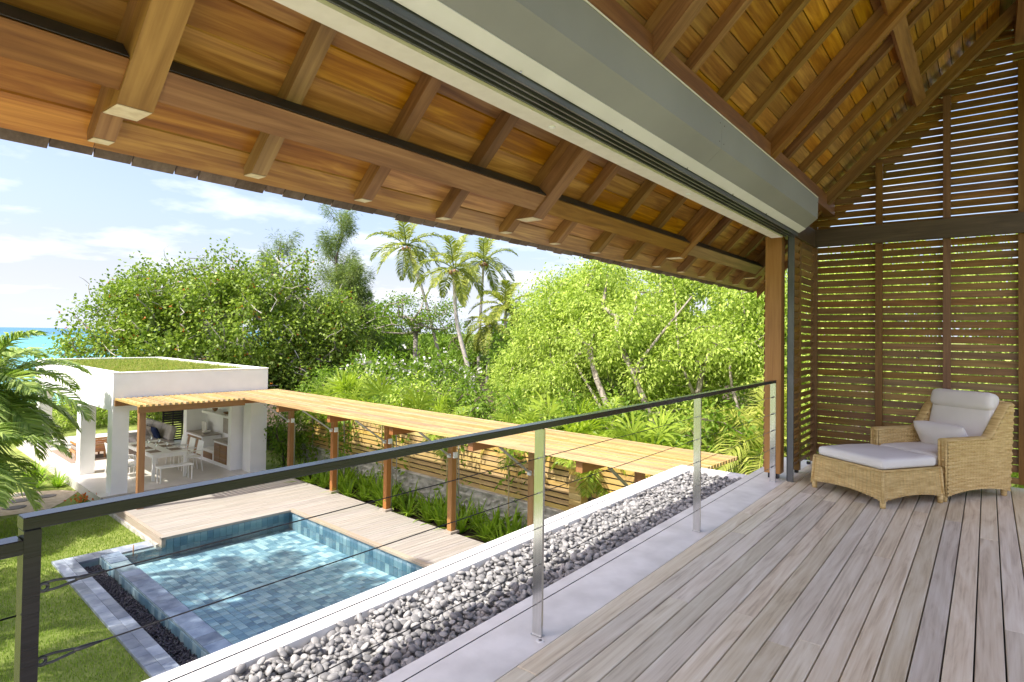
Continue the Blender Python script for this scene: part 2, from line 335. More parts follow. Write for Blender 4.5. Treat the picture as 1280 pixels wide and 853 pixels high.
class MB:
    """collects geometry; build() links it as one mesh object"""
    def __init__(self):
        self.v = []; self.f = []; self.smooth = False
    def quadbox(self, p):
        n = len(self.v); self.v += [tuple(q) for q in p]
        self.f += [tuple(n + i for i in q) for q in ((0, 3, 2, 1), (4, 5, 6, 7), (0, 1, 5, 4), (1, 2, 6, 5), (2, 3, 7, 6), (3, 0, 4, 7))]
        return self
    def box(self, x0, x1, y0, y1, z0, z1):
        return self.quadbox([(x0, y0, z0), (x1, y0, z0), (x1, y1, z0), (x0, y1, z0), (x0, y0, z1), (x1, y0, z1), (x1, y1, z1), (x0, y1, z1)])
    def cham(self, x0, x1, y0, y1, z0, z1, c=0.004):
        """box with the four long top/bottom edges eased (top corners chamfered)"""
        n = len(self.v)
        def ring(z, i): return [(x0 + i, y0 + i, z), (x1 - i, y0 + i, z), (x1 - i, y1 - i, z), (x0 + i, y1 - i, z)]
        for z, i in ((z0, c), (z0 + c, 0), (z1 - c, 0), (z1, c)): self.v += ring(z, i)
        self.f.append((n, n + 3, n + 2, n + 1))
        for k in range(3):
            for j in range(4):
                a = n + k * 4 + j; b = n + k * 4 + (j + 1) % 4
                self.f.append((a, b, b + 4, a + 4))
        self.f.append((n + 12, n + 13, n + 14, n + 15))
        return self
    def prism(self, prof, a0, a1, axis='X'):
        """profile extruded along an axis; profile is (y,z) for X, (x,z) for Y, (x,y) for Z"""
        n = len(self.v); k = len(prof)
        for a in (a0, a1):
            for p, q in prof:
                self.v.append({'X': (a, p, q), 'Y': (p, a, q), 'Z': (p, q, a)}[axis])
        for i in range(k):
            j = (i + 1) % k
            self.f.append((n + i, n + j, n + k + j, n + k + i))
        self.f.append(tuple(n + i for i in reversed(range(k)))); self.f.append(tuple(n + k + i for i in range(k)))
        return self
    def tube(self, pts, rad, seg=6, caps=True):
        pts = [Vector(p) for p in pts]
        if not hasattr(rad, '__len__'): rad = [rad] * len(pts)
        n = len(self.v); k = len(pts)
        t0 = (pts[1] - pts[0]).normalized()
        x = t0.orthogonal().normalized()
        for i, p in enumerate(pts):
            t = (pts[min(i + 1, k - 1)] - pts[max(i - 1, 0)])
            t = t.normalized() if t.length > 1e-9 else t0
            x = (x - t * x.dot(t)); x = x.normalized() if x.length > 1e-6 else t.orthogonal().normalized()
            y = t.cross(x)
            for s in range(seg):
                a = 2 * math.pi * s / seg
                self.v.append(tuple(p + (x * math.cos(a) + y * math.sin(a)) * rad[i]))
        for i in range(k - 1):
            for s in range(seg):
                a = n + i * seg + s; b = n + i * seg + (s + 1) % seg
                self.f.append((a, b, b + seg, a + seg))
        if caps:
            self.f.append(tuple(n + s for s in reversed(range(seg)))); self.f.append(tuple(n + (k - 1) * seg + s for s in range(seg)))
        return self
    def grid(self, P):
        """P: rows of points"""
        n = len(self.v); r = len(P); c = len(P[0])
        for row in P: self.v += [tuple(p) for p in row]
        for i in range(r - 1):
            for j in range(c - 1):
                a = n + i * c + j
                self.f.append((a, a + 1, a + c + 1, a + c))
        return self
    def lathe(self, prof, cx, cy, seg=16):
        n = len(self.v); k = len(prof)
        for r, z in prof:
            for s in range(seg):
                a = 2 * math.pi * s / seg
                self.v.append((cx + r * math.cos(a), cy + r * math.sin(a), z))
        for i in range(k - 1):
            for s in range(seg):
                a = n + i * seg + s; b = n + i * seg + (s + 1) % seg
                self.f.append((a, b, b + seg, a + seg))
        self.f.append(tuple(n + s for s in reversed(range(seg)))); self.f.append(tuple(n + (k - 1) * seg + s for s in range(seg)))
        return self
    def mesh(self, name, mat, smooth=False):
        me = bpy.data.meshes.new(name)
        me.from_pydata(self.v, [], self.f)
        me.materials.append(M[mat] if isinstance(mat, str) else mat)
        if smooth: me.polygons.foreach_set('use_smooth', [True] * len(me.polygons))
        me.update()
        return me
    def build(self, name, mat, parent=None, smooth=False, frame=None):
        return link(name, self.mesh(name, mat, smooth), parent, frame)

def fast_mesh(name, V, F, mat, smooth=False):
    """V (n,3) array, F (m,k) array of equal-sized faces"""
    me = bpy.data.meshes.new(name)
    V = np.ascontiguousarray(V, dtype=np.float32); F = np.ascontiguousarray(F, dtype=np.int32)
    m, k = F.shape
    me.vertices.add(len(V)); me.vertices.foreach_set('co', V.ravel())
    me.loops.add(m * k); me.loops.foreach_set('vertex_index', F.ravel())
    me.polygons.add(m); me.polygons.foreach_set('loop_start', np.arange(0, m * k, k, dtype=np.int32))
    me.materials.append(M[mat])
    if smooth: me.polygons.foreach_set('use_smooth', [True] * m)
    me.update(calc_edges=True)
    return me

def link(name, me, parent=None, frame=None):
    o = bpy.data.objects.new(name, me)
    col.objects.link(o)
    if parent is not None:
        o.parent = parent
        if parent.name in ORIGIN:
            o.matrix_parent_inverse = Matrix.Translation(-ORIGIN[parent.name])
    elif frame is not None:
        o.matrix_world = frame
    return o

ORIGIN = {}

def tag(o, label=None, cat=None, group=None, kind=None):
    if label: o['label'] = label
    if cat: o['category'] = cat
    if group: o['group'] = group
    if kind: o['kind'] = kind
    return o

def thing(name, base, label, cat, group=None, frame=None, kind=None):
    """Empty at the base of a thing; its parts are written in the frame's own coordinates"""
    o = bpy.data.objects.new(name, None)
    o.empty_display_size = 0.2
    col.objects.link(o)
    b = Vector(base)
    o.matrix_world = (frame if frame is not None else IM) @ Matrix.Translation(b)
    ORIGIN[o.name] = b
    tag(o, label, cat, group, kind)
    return o

def copy_tree(o, mat=None, label=None, parent=None):
    c = o.copy(); col.objects.link(c)
    if parent is not None: c.parent = parent
    elif mat is not None: c.matrix_world = mat
    if label: c['label'] = label
    for ch in list(o.children): copy_tree(ch, parent=c)
    return c

def rounded(lx, ly, lz, r, n=10, bulge=0.0, wob=0.0, seed=0):
    """rounded box centred on the origin, as points and quads"""
    mb = MB(); h = Vector((lx / 2, ly / 2, lz / 2))
    rs = random.Random(seed); ph = [rs.uniform(0, 6) for _ in range(4)]
    for ax in range(3):
        for sg in (-1, 1):
            P = []
            for i in range(n + 1):
                row = []
                for j in range(n + 1):
                    # denser towards the edges
                    a = math.sin((i / n - 0.5) * math.pi); b = math.sin((j / n - 0.5) * math.pi)
                    q = [0, 0, 0]; q[ax] = sg; q[(ax + 1) % 3] = a * sg; q[(ax + 2) % 3] = b
                    p = Vector((q[0] * h.x, q[1] * h.y, q[2] * h.z))
                    c = Vector((max(-h.x + r, min(h.x - r, p.x)), max(-h.y + r, min(h.y - r, p.y)), max(-h.z + r, min(h.z - r, p.z))))
                    d = p - c
                    if d.length > 1e-9: p = c + d.normalized() * r
                    u, v = p.x / h.x, p.y / h.y
                    p.z += (bulge * (1 - u * u) * (1 - v * v) + wob * math.sin(u * 4 + ph[0]) * math.sin(v * 5 + ph[1])) * (1 if p.z > 0 else -0.4)
                    row.append(p)
                P.append(row)
            mb.grid(P)
    return mb

def moved(mb, mtx):
    mb.v = [tuple(mtx @ Vector(p)) for p in mb.v]
    return mb

# ------------------------------------------------------------------ ground and sea
def ground():
    mb = MB()
    us = [-5000, -300, -60, -20, -6, -2, 2.7, 12, 20, 60, 300, 5000]
    vs = [-5000, -300, -40, -10, 4, 8, 16, 24, 34, 44, 52, 60, 80, 20000]
    def z(u, v):
        if v <= 44: return -3.05
        return -3.05 - min(1, (v - 44) / 30) * 3.5
    mb.grid([[(u, v, z(u, v)) for u in us] for v in vs])
    # the sheet is open under the pool
    keep = []
    for f in mb.f:
        c = sum((Vector(mb.v[i]) for i in f), Vector()) / 4
        if 2.7 < c.x < 12 and 4 < c.y < 16: continue
        keep.append(f)
    mb.f = keep
    o = mb.build('lawn', 'lawn_soil', frame=GM); tag(o, kind='structure')
    m2 = MB(); m2.v = [(-20000, 48, -4.6), (25, 48, -4.6), (23000, 45000, -4.6), (-20000, 45000, -4.6)]; m2.f = [(0, 1, 2, 3)]
    o = m2.build('sea', 'sea_water', frame=GM); tag(o, kind='structure')
    m7 = MB(); m7.v = [(24, 43, -3.04), (6000, 43, -3.04), (30000, 45000, -3.04), (23010, 45000, -3.04)]; m7.f = [(0, 1, 2, 3)]
    o = m7.build('headland', 'lawn_soil', frame=GM); tag(o, kind='structure')
    # remaining pieces of ground round the pool (between sheet opening and pool)
    m3 = MB()
    m3.box(2.7, 2.80, 4, 16, -3.3, -3.055); m3.box(2.80, 4.6, 14.46, 16, -3.3, -3.05)
    o = m3.build('lawn_edge', 'lawn_soil', frame=GM); tag(o, kind='structure')
    m4 = MB(); m4.box(8.96, 12.0, 4, 18.3, -3.3, -2.98)
    o = m4.build('planting_bed', 'bed_soil', frame=GM); tag(o, kind='structure')
    m6 = MB(); m6.grid([[(10.45, 2, -1.98), (10.45, 40, -1.98)], [(14, 2, -1.7), (14, 40, -1.7)], [(40, 2, -1.7), (40, 44, -1.7)]])
    m6.f = [tuple(reversed(f)) for f in m6.f]
    o = m6.build('terrace_ground', 'bed_soil', frame=GM); tag(o, kind='structure')
    # sandy path with sunk stepping stones
    m5 = MB()
    pts = [(2.2, 21.6), (1.6, 20.0), (2.6, 18.9), (3.5, 18.7), (3.95, 19.3), (4.5, 20.3), (4.2, 20.8), (3.3, 21.3)]
    n = len(pts); m5.v = [(p[0], p[1], -3.042) for p in pts]; m5.f = [tuple(range(n))[::-1]]
    o = m5.build('sand_path', 'sand', frame=GM); tag(o, kind='structure')
    for i, (u, v) in enumerate([(3.0, 19.5), (3.2, 20.2), (3.35, 20.9), (3.75, 20.25)]):
        ms = MB(); k = 9
        ring = [(u + 0.24 * math.cos(2 * math.pi * j / k) * (1 + 0.15 * math.sin(j * 2.1 + i)), v + 0.19 * math.sin(2 * math.pi * j / k)) for j in range(k)]
        ms.prism(ring, -3.06, -3.025, 'Z')
        c = ms.build('stepping_stone', 'stepping_stone', o); c.matrix_parent_inverse = IM
ground()

# ------------------------------------------------------------------ veranda deck and slab
def veranda_floor():
    base = MB(); base.box(-3.0, 8.3, -1.46, 1.66, -0.30, -0.062)
    fl = base.build('veranda_floor', 'track_black'); tag(fl, kind='structure')
    y = 1.678; k = 0
    while y > -1.35:
        x = -3.0 + random.uniform(0, 1.2); first = True; x0 = -3.0
        cuts = [-3.0]
        x = -3.0 + random.uniform(0.6, 2.6)
        while x < 7.6:
            cuts.append(x); x += random.uniform(3.0, 5.0)
        cuts.append(8.15)
        for a, b in zip(cuts, cuts[1:]):
            MB().cham(a + 0.0008, b - 0.0008, y - 0.1088, y, -0.045, random.uniform(-0.0012, 0.0012), 0.003).build('floor_board', 'deck_wood', fl)
        y -= 0.1165
veranda_floor()

def slab():
    s = MB(); s.box(-3.0, 8.2, 1.683, 2.07, -0.35, -0.004)
    o = s.build('concrete_ledge', 'concrete'); tag(o, kind='structure')
    p = thing('gravel_planter', (2, 2.45, -0.4), 'long white concrete trough of grey pebbles along the edge of the balcony', 'planter')
    MB().box(-3.0, 6.86, 2.071, 2.84, -0.40, -0.16).build('trough_floor', 'white_kerb', p)
    MB().cham(-3.0, 6.68, 2.65, 2.83, -0.158, 0.0, 0.006).build('kerb', 'white_kerb', p)
    MB().cham(6.681, 6.86, 2.071, 2.83, -0.158, -0.001, 0.006).build('kerb', 'white_kerb', p)
    MB().box(-3.0, 6.859, 2.841, 2.87, -0.55, -0.02).build('fascia', 'white_kerb', p)
    # pebbles: alike meshes, the largest in view are pieces of their own
    var = []
    for i in range(8):
        bm = bmesh.new(); bmesh.ops.create_icosphere(bm, subdivisions=2, radius=1)
        for v in bm.verts:
            a = v.co.copy()
            v.co *= 1 + 0.12 * math.sin(a.x * 2.3 + i) * math.cos(a.y * 2.1 + i * 1.7)
        V = np.array([v.co[:] for v in bm.verts]); F = np.array([[v.index for v in f.verts] for f in bm.faces])
        bm.free(); var.append((V, F))
    rs = np.random.default_rng(5)
    st = []
    for layer, (z, sp) in enumerate(((-0.075, 0.043), (-0.046, 0.036), (-0.020, 0.048))):
        for x in np.arange(0.75, 6.68, sp):
            for y in np.arange(2.085, 2.645, sp * 0.8):
                px, py = x + rs.normal(0, sp * 0.25), y + rs.normal(0, sp * 0.22)
                if layer == 2 and rs.random() < 0.45: continue
                st.append((px, min(max(py, 2.10), 2.63), z + rs.normal(0, 0.008)))
    st = np.array(st)
    order = np.argsort(st[:, 0] ** 2 + st[:, 1] ** 2 - 4 * (st[:, 2] > -0.033))
    rec = []
    for idx in order:
        a = rs.uniform(0.016, 0.031); b = a * rs.uniform(0.62, 0.9); c = a * rs.uniform(0.38, 0.6)
        rot = (Matrix.Rotation(rs.uniform(0, 6.28), 3, 'Z') @ Matrix.Rotation(rs.normal(0, 0.45), 3, 'X') @ Matrix.Rotation(rs.normal(0, 0.45), 3, 'Y'))
        rec.append((st[idx], np.array(rot) @ np.diag([a, b, c]), rs.integers(8)))
    meshes = [fast_mesh('pebble', V, F, 'pebble_single', True) for V, F in var]
    shown = 0; AV = []; AF = []; off = 0
    for pos, mt, k in rec:
        vis = pos[0] > 1.15 + 0 and pos[2] > -0.058
        if shown < 300 and vis:
            o = bpy.data.objects.new('pebble', meshes[k]); col.objects.link(o); o.parent = p
            m4 = Matrix([[*mt[i], pos[i]] for i in range(3)] + [[0, 0, 0, 1]])
            o.matrix_parent_inverse = Matrix.Translation(-ORIGIN[p.name])
            o.matrix_basis = m4
            shown += 1
        else:
            V, F = var[k]; AV.append(V @ mt.T + pos); AF.append(F + off); off += len(V)
    o = link('pebble_fill', fast_mesh('pebble_fill', np.vstack(AV), np.vstack(AF), 'pebble', True), p); o['kind'] = 'stuff'

def pebble_mats():
    for nm, single in (('pebble', False), ('pebble_single', True)):
        m, nt, b, new, ln = new_mat(nm)
        t = new('ShaderNodeTexCoord'); n = new('ShaderNodeTexNoise'); n.inputs['Scale'].default_value = 1.5 if single else 40; n.inputs['Detail'].default_value = 5
        ln(t.outputs['Object'], n.inputs['Vector'])
        src = new('ShaderNodeObjectInfo').outputs['Random'] if single else new('ShaderNodeNewGeometry').outputs['Random Per Island']
        a = new('ShaderNodeMath'); a.operation = 'MULTIPLY_ADD'; a.inputs[1].default_value = 0.7
        c = new('ShaderNodeMath'); c.operation = 'MULTIPLY'; c.inputs[1].default_value = 0.3
        ln(src, a.inputs[0]); ln(n.outputs['Fac'], c.inputs[0]); ln(c.outputs[0], a.inputs[2])
        r = ramp(new, [(0.1, (0.13, 0.129, 0.131)), (0.5, (0.235, 0.232, 0.229)), (0.9, (0.39, 0.38, 0.365))])
        ln(a.outputs[0], r.inputs['Fac']); ln(r.outputs[0], b.inputs['Base Color'])
        b.inputs['Roughness'].default_value = 0.55; b.inputs['Specular IOR Level'].default_value = 0.35
pebble_mats()
slab()

# ------------------------------------------------------------------ roof (45 degree pitch, ridge at y = -0.27)
RIDGE = -0.27
X0R, X1R = -2.6, 8.75
def zs(z0, y): return z0 + 1.8 - y
def roof():
    p = thing('veranda_roof', (3, 1.7, 2.9), 'steep timber roof of brown planks and rafters over the balcony', 'roof')
    # planks, each board its own piece
    yb = 2.545
    w = 0.098
    big = (0.79, 3.08, 5.36, 7.62)
    while yb > RIDGE + 0.02:
        ya = max(yb - w + 0.0065, RIDGE)
        joints = [X0R]
        k = random.randint(0, 2)
        xs = [x for x in (0.77 + 0.5725 * i for i in range(-4, 14))]
        x = X0R + random.uniform(0.8, 2.0)
        while x < X1R - 1:
            j = min(xs, key=lambda q: abs(q - x)); joints.append(j + 0.0); x = j + random.uniform(1.5, 2.9)
        joints = sorted(set(joints)) + [X1R]
        for a, b in zip(joints, joints[1:]):
            if b - a < 0.1: continue
            MB().quadbox([(a + .001, ya, zs(2.9, ya)), (b - .001, ya, zs(2.9, ya)), (b - .001, yb, zs(2.9, yb)), (a + .001, yb, zs(2.9, yb)),
                          (a + .001, ya, zs(2.925, ya)), (b - .001, ya, zs(2.925, ya)), (b - .001, yb, zs(2.925, yb)), (a + .001, yb, zs(2.925, yb))]).build('ceiling_plank', 'ceiling_wood', p)
        yb -= w
    # unseen far slope: bare rafters, left open so sky light reaches the deck
    for i in range(-4, 14, 2):
        x = 0.77 + 0.5725 * i
        MB().prism([(2 * RIDGE - 2.5, zs(2.80, 2.5)), (RIDGE, zs(2.80, RIDGE)), (RIDGE, zs(2.897, RIDGE)), (2 * RIDGE - 2.5, zs(2.897, 2.5))], x - .034, x + .034).build('rafter', 'rafter_wood', p)
    MB().quadbox([(X0R, 2 * RIDGE - .5, zs(2.9, .5)), (X1R, 2 * RIDGE - .5, zs(2.9, .5)), (X1R, RIDGE, zs(2.9, RIDGE)), (X0R, RIDGE, zs(2.9, RIDGE)),
                  (X0R, 2 * RIDGE - .5, zs(2.95, .5)), (X1R, 2 * RIDGE - .5, zs(2.95, .5)), (X1R, RIDGE, zs(2.95, RIDGE)), (X0R, RIDGE, zs(2.95, RIDGE))]).build('ridge_shade_cover', 'ceiling_wood', p)  # out of view, added past the ridge to shade the inner ceiling
    # covering that keeps the sun off
    MB().quadbox([(X0R, RIDGE, zs(2.932, RIDGE)), (X1R, RIDGE, zs(2.932, RIDGE)), (X1R, 2.535, zs(2.932, 2.535)), (X0R, 2.535, zs(2.932, 2.535)),
                  (X0R, RIDGE, zs(2.99, RIDGE)), (X1R, RIDGE, zs(2.99, RIDGE)), (X1R, 2.535, zs(2.99, 2.535)), (X0R, 2.535, zs(2.99, 2.535))]).build('roof_covering', 'shingle_wood', p)
    # shingle tips along the eave
    x = -0.6
    while x < X1R:
        w_ = random.uniform(0.085, 0.16); y1 = 2.603 + random.uniform(-0.004, 0.005); dz = random.uniform(0, 0.006)
        MB().quadbox([(x, 2.40, zs(2.934 + dz, 2.40)), (x + w_, 2.40, zs(2.934 + dz, 2.40)), (x + w_, y1, zs(2.934 + dz, y1)), (x, y1, zs(2.934 + dz, y1)),
                      (x, 2.40, zs(2.96 + dz, 2.40)), (x + w_, 2.40, zs(2.96 + dz, 2.40)), (x + w_, y1, zs(2.96 + dz, y1)), (x, y1, zs(2.96 + dz, y1))]).build('shingle', 'shingle_wood', p)
        x += w_ + random.uniform(0.002, 0.006)
    # common rafters
    for i in range(-4, 14):
        x = 0.77 + 0.5725 * i
        if not X0R < x < X1R: continue
        prof = [(RIDGE, zs(2.80, RIDGE)), (2.435, 2.165), (2.5, 2.165), (2.5, zs(2.897, 2.5)), (RIDGE, zs(2.897, RIDGE))]
        if i == 12: prof = [(1.62, zs(2.80, 1.62)), *prof[1:4], (1.62, zs(2.897, 1.62))]
        r = MB().prism(prof, x - 0.034, x + 0.034).build('rafter', 'rafter_wood', p)
        MB().box(x - 0.032, x + 0.032, 2.44, 2.498, 2.1615, 2.1635).build('tail_cut', 'end_grain', r).matrix_parent_inverse = IM
    # principal rafters below them
    for x in (-1.5,) + big:
        prof = [(RIDGE, zs(2.66, RIDGE)), (2.225, 2.235), (2.36, 2.235), (2.36, zs(2.798, 2.36)), (RIDGE, zs(2.798, RIDGE))]
        r = MB().prism(prof, x - 0.055, x + 0.055).build('principal_rafter', 'rafter_wood', p)
        MB().box(x - 0.052, x + 0.052, 2.23, 2.356, 2.2315, 2.2335).build('tail_cut', 'end_grain', r).matrix_parent_inverse = IM
    # purlins between the principals
    xs = (-1.5,) + big + (8.0,)
    for a, b in zip(xs, xs[1:]):
        for (ya, yb_) in ((2.125, 2.205), (0.50, 0.585)):
            za, zb = 2.675, 2.798
            kk = 1.0
            if yb_ < 1: za = 2.735; kk = .51
            MB().quadbox([(a + .056, ya, zs(za, ya)), (b - .056, ya, zs(za, ya)), (b - .056, yb_, zs(za, yb_)), (a + .056, yb_, zs(za, yb_)),
                          (a + .056, ya + .0615 * kk, zs(zb, ya + .0615 * kk)), (b - .056, ya + .0615 * kk, zs(zb, ya + .0615 * kk)), (b - .056, yb_ + .0615 * kk, zs(zb, yb_ + .0615 * kk)), (a + .056, yb_ + .0615 * kk, zs(zb, yb_ + .0615 * kk))]).build('purlin', 'purlin_wood', p)
    for a, b in zip(xs, xs[1:]):                               # dark strip painting the shade on the upper side of each eave purlin
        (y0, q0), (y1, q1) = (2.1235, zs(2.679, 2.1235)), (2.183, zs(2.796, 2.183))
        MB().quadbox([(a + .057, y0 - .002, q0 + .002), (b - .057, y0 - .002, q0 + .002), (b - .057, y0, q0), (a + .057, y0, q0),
                      (a + .057, y1 - .002, q1 + .002), (b - .057, y1 - .002, q1 + .002), (b - .057, y1, q1), (a + .057, y1, q1)]).build('purlin_shade_strip', 'dark_lattice', p)
    # wall plate the rafters stand on
    MB().box(-2.6, 8.0, 1.43, 1.55, 2.965, 3.14).build('wall_plate', 'purlin_wood', p)
    MB().box(X0R, X1R, RIDGE - 0.05, RIDGE + 0.05, zs(2.50, RIDGE), zs(2.76, RIDGE)).build('ridge_beam', 'purlin_wood', p)
    # far gable verge
    MB().prism([(RIDGE, zs(2.78, RIDGE)), (2.54, zs(2.80, 2.54)), (2.54, zs(2.93, 2.54)), (RIDGE, zs(2.93, RIDGE))], X1R + .002, X1R + 0.035).build('verge_board', 'rafter_wood', p)
roof()

def shutter():
    xe = 6.82
    p = thing('shutter_housing', (3, 1.5, 2.56), 'long grey metal roller shutter housing under the timber ceiling', 'shutter')
    cuts = (-2.6, 0.9, 3.95, xe)
    for a, b in zip(cuts, cuts[1:]):
        h = MB().prism([(1.37, 2.945), (1.376, 2.74), (1.487, 2.65), (1.555, 2.612), (1.60, 2.64), (1.60, 2.945)], a + .0012, b - .0012).build('housing', 'shutter_grey', p)
        for x in (a + .04, b - .04):
            MB().tube([(x, 1.3735, 2.90), (x, 1.3685, 2.90)], .004, 8).build('screw', 'steel', h)
            MB().tube([(x, 1.378, 2.78), (x, 1.3725, 2.78)], .004, 8).build('screw', 'steel', h)
    MB().prism([(1.38, 2.935), (1.386, 2.75), (1.49, 2.66), (1.55, 2.63), (1.59, 2.65), (1.59, 2.935)], -2.59, xe - .01).build('housing_core', 'track_black', p)
    MB().prism([(1.488, 2.644), (1.553, 2.606), (1.556, 2.611), (1.490, 2.649)], -2.6, xe - .002).build('soffit_strip', 'shutter_pale', p)
    MB().box(-2.6, xe - .004, 1.601, 1.688, 2.62, 2.70).build('track_channel', 'track_black', p)
    for y in (1.562, 1.602, 1.641, 1.676):
        MB().box(-2.6, xe - .004, y, y + 0.011, 2.575, 2.619).build('track_lip', 'frame_metal', p)
    MB().box(-2.6, 6.72, 1.69, 1.80, 2.56, 2.64).build('cream_soffit', 'cream_board', p)
    MB().box(-2.6, xe, 1.372, 1.376, 2.951, 2.962).build('copper_edge', 'cream_board', p)
    for x in (1.1, 2.0, 2.9, 3.8, 4.7, 5.6):
        MB().lathe([(0.004, 2.600), (0.005, 2.606), (0.003, 2.612)], x, 1.545, 8).build('rivet', 'steel', p)
    for x in (2.52, 4.3):
        MB().lathe([(0.006, 2.5605), (0.016, 2.5535), (0.019, 2.5565), (0.019, 2.5625)], x, 1.742, 16).build('eyelet', 'white_metal', p)
shutter()

# ------------------------------------------------------------------ screens and post at the far end
def louvre_slat(mb, a0, a1, pos, z, axis, w=0.0705, t=0.018, tilt=0.010):
    """one slat: face vertical with a slight lean"""
    if axis == 'Y':
        mb.prism([(pos - t / 2, z), (pos + t / 2, z), (pos + t / 2 + tilt, z + w), (pos - t / 2 + tilt, z + w)], a0, a1, 'Y')
    else:
        mb.prism([(pos - t / 2, z), (pos + t / 2, z), (pos + t / 2 - tilt, z + w), (pos - t / 2 - tilt, z + w)], a0, a1, 'X')
    return mb

def end_wall():
    p = thing('slatted_end_wall', (8.03, 0.7, 0.05), 'dark timber slat wall with thin bright gaps behind the wicker armchair', 'wall')
    z = 0.17
    while z < 4.75:
        ytop = min(1.68, zs(2.86, 0) - z - 0.07)
        if not 2.585 < z + .03 < 2.80:
            louvre_slat(MB(), -2.0 if z < 2.6 else max(-2.0, 2 * RIDGE - ytop), ytop, 8.055, z, 'Y').build('slat', 'screen_wood', p)
        z += 0.0815
    for y in (1.65, 0.975, 0.345, -0.28, -0.9, -1.55):
        top = 4.4 if y < -0.2 and y > -0.5 else zs(2.72, 0) - y if y > -0.3 else zs(2.72, 0) - (2 * RIDGE - y)
        MB().box(7.985, 8.042, y - 0.035, y + 0.035, 0.06 if y != 1.65 else .03, min(top, 4.75) - 0.02).build('upright', 'post_dark', p)
    MB().box(7.93, 7.984, -2.2, 1.70, 2.60, 2.805).build('tie_beam', 'stained_beam', p)
    MB().box(7.987, 8.04, -2.2, 1.612, 0.062, 0.12).build('bottom_rail', 'screen_wood', p)
    for y in (1.6, 0.3, -1.0):
        MB().box(7.99, 8.04, y - 0.03, y + 0.03, -0.004, 0.061).build('foot', 'dark_steel', p)
M['post_dark'] = wood('post_dark', [(0.25, (0.12, 0.056, 0.016)), (0.5, (0.19, 0.094, 0.028)), (0.75, (0.26, 0.14, 0.045))], 'Z', rough=0.45, rnd=0.1)
end_wall()

def side_screen():
    p = thing('louvre_side_screen', (7.5, 1.68, 0.05), 'narrow dark louvred screen between the steel frame and the slat wall', 'screen')
    z = 0.10
    while z < 2.6:
        louvre_slat(MB(), 6.93, 7.32, 1.685, z, 'X', 0.06, 0.014, 0.03).build('slat', 'screen_wood_x', p)
        louvre_slat(MB(), 7.40, 7.98, 1.685, z, 'X', 0.06, 0.014, 0.03).build('slat', 'screen_wood_x', p)
        z += 0.0815
    MB().box(7.325, 7.395, 1.655, 1.725, 0.03, 2.6).build('upright', 'post_dark', p)
    MB().box(6.86, 8.0, 1.62, 1.76, 2.601, 2.80).build('head_beam', 'stained_beam', p)
    for x in (7.36, 7.95):
        MB().box(x - .02, x + .02, 1.67, 1.71, -0.004, 0.029).build('foot', 'dark_steel', p)
side_screen()

def corner():
    p = thing('timber_corner_post', (6.94, 1.80, 0.0), 'tall reddish timber post at the end of the balcony railing', 'post')
    MB().box(6.86, 7.0, 1.735, 1.90, 0.055, 2.60).build('shaft', 'post_wood', p)
    MB().box(6.89, 6.97, 1.77, 1.87, -0.004, 0.056).build('foot', 'dark_steel', p)
    z = 0.10
    while z < 2.30:
        MB().prism([(6.90, z), (6.93, z), (6.955, z + .058), (6.925, z + .058)], 1.901, 1.925, 'Y').build('slat_end', 'post_dark', p)
        z += 0.0815
    f = thing('steel_door_frame', (6.83, 1.65, 0), 'slim dark grey metal frame upright beside the timber post', 'frame')
    MB().box(6.82, 6.845, 1.60, 1.655, -0.004, 2.598).build('jamb', 'frame_metal', f)
    MB().box(6.846, 6.872, 1.612, 1.67, -0.004, 2.598).build('guide_rail', 'track_black', f)
corner()

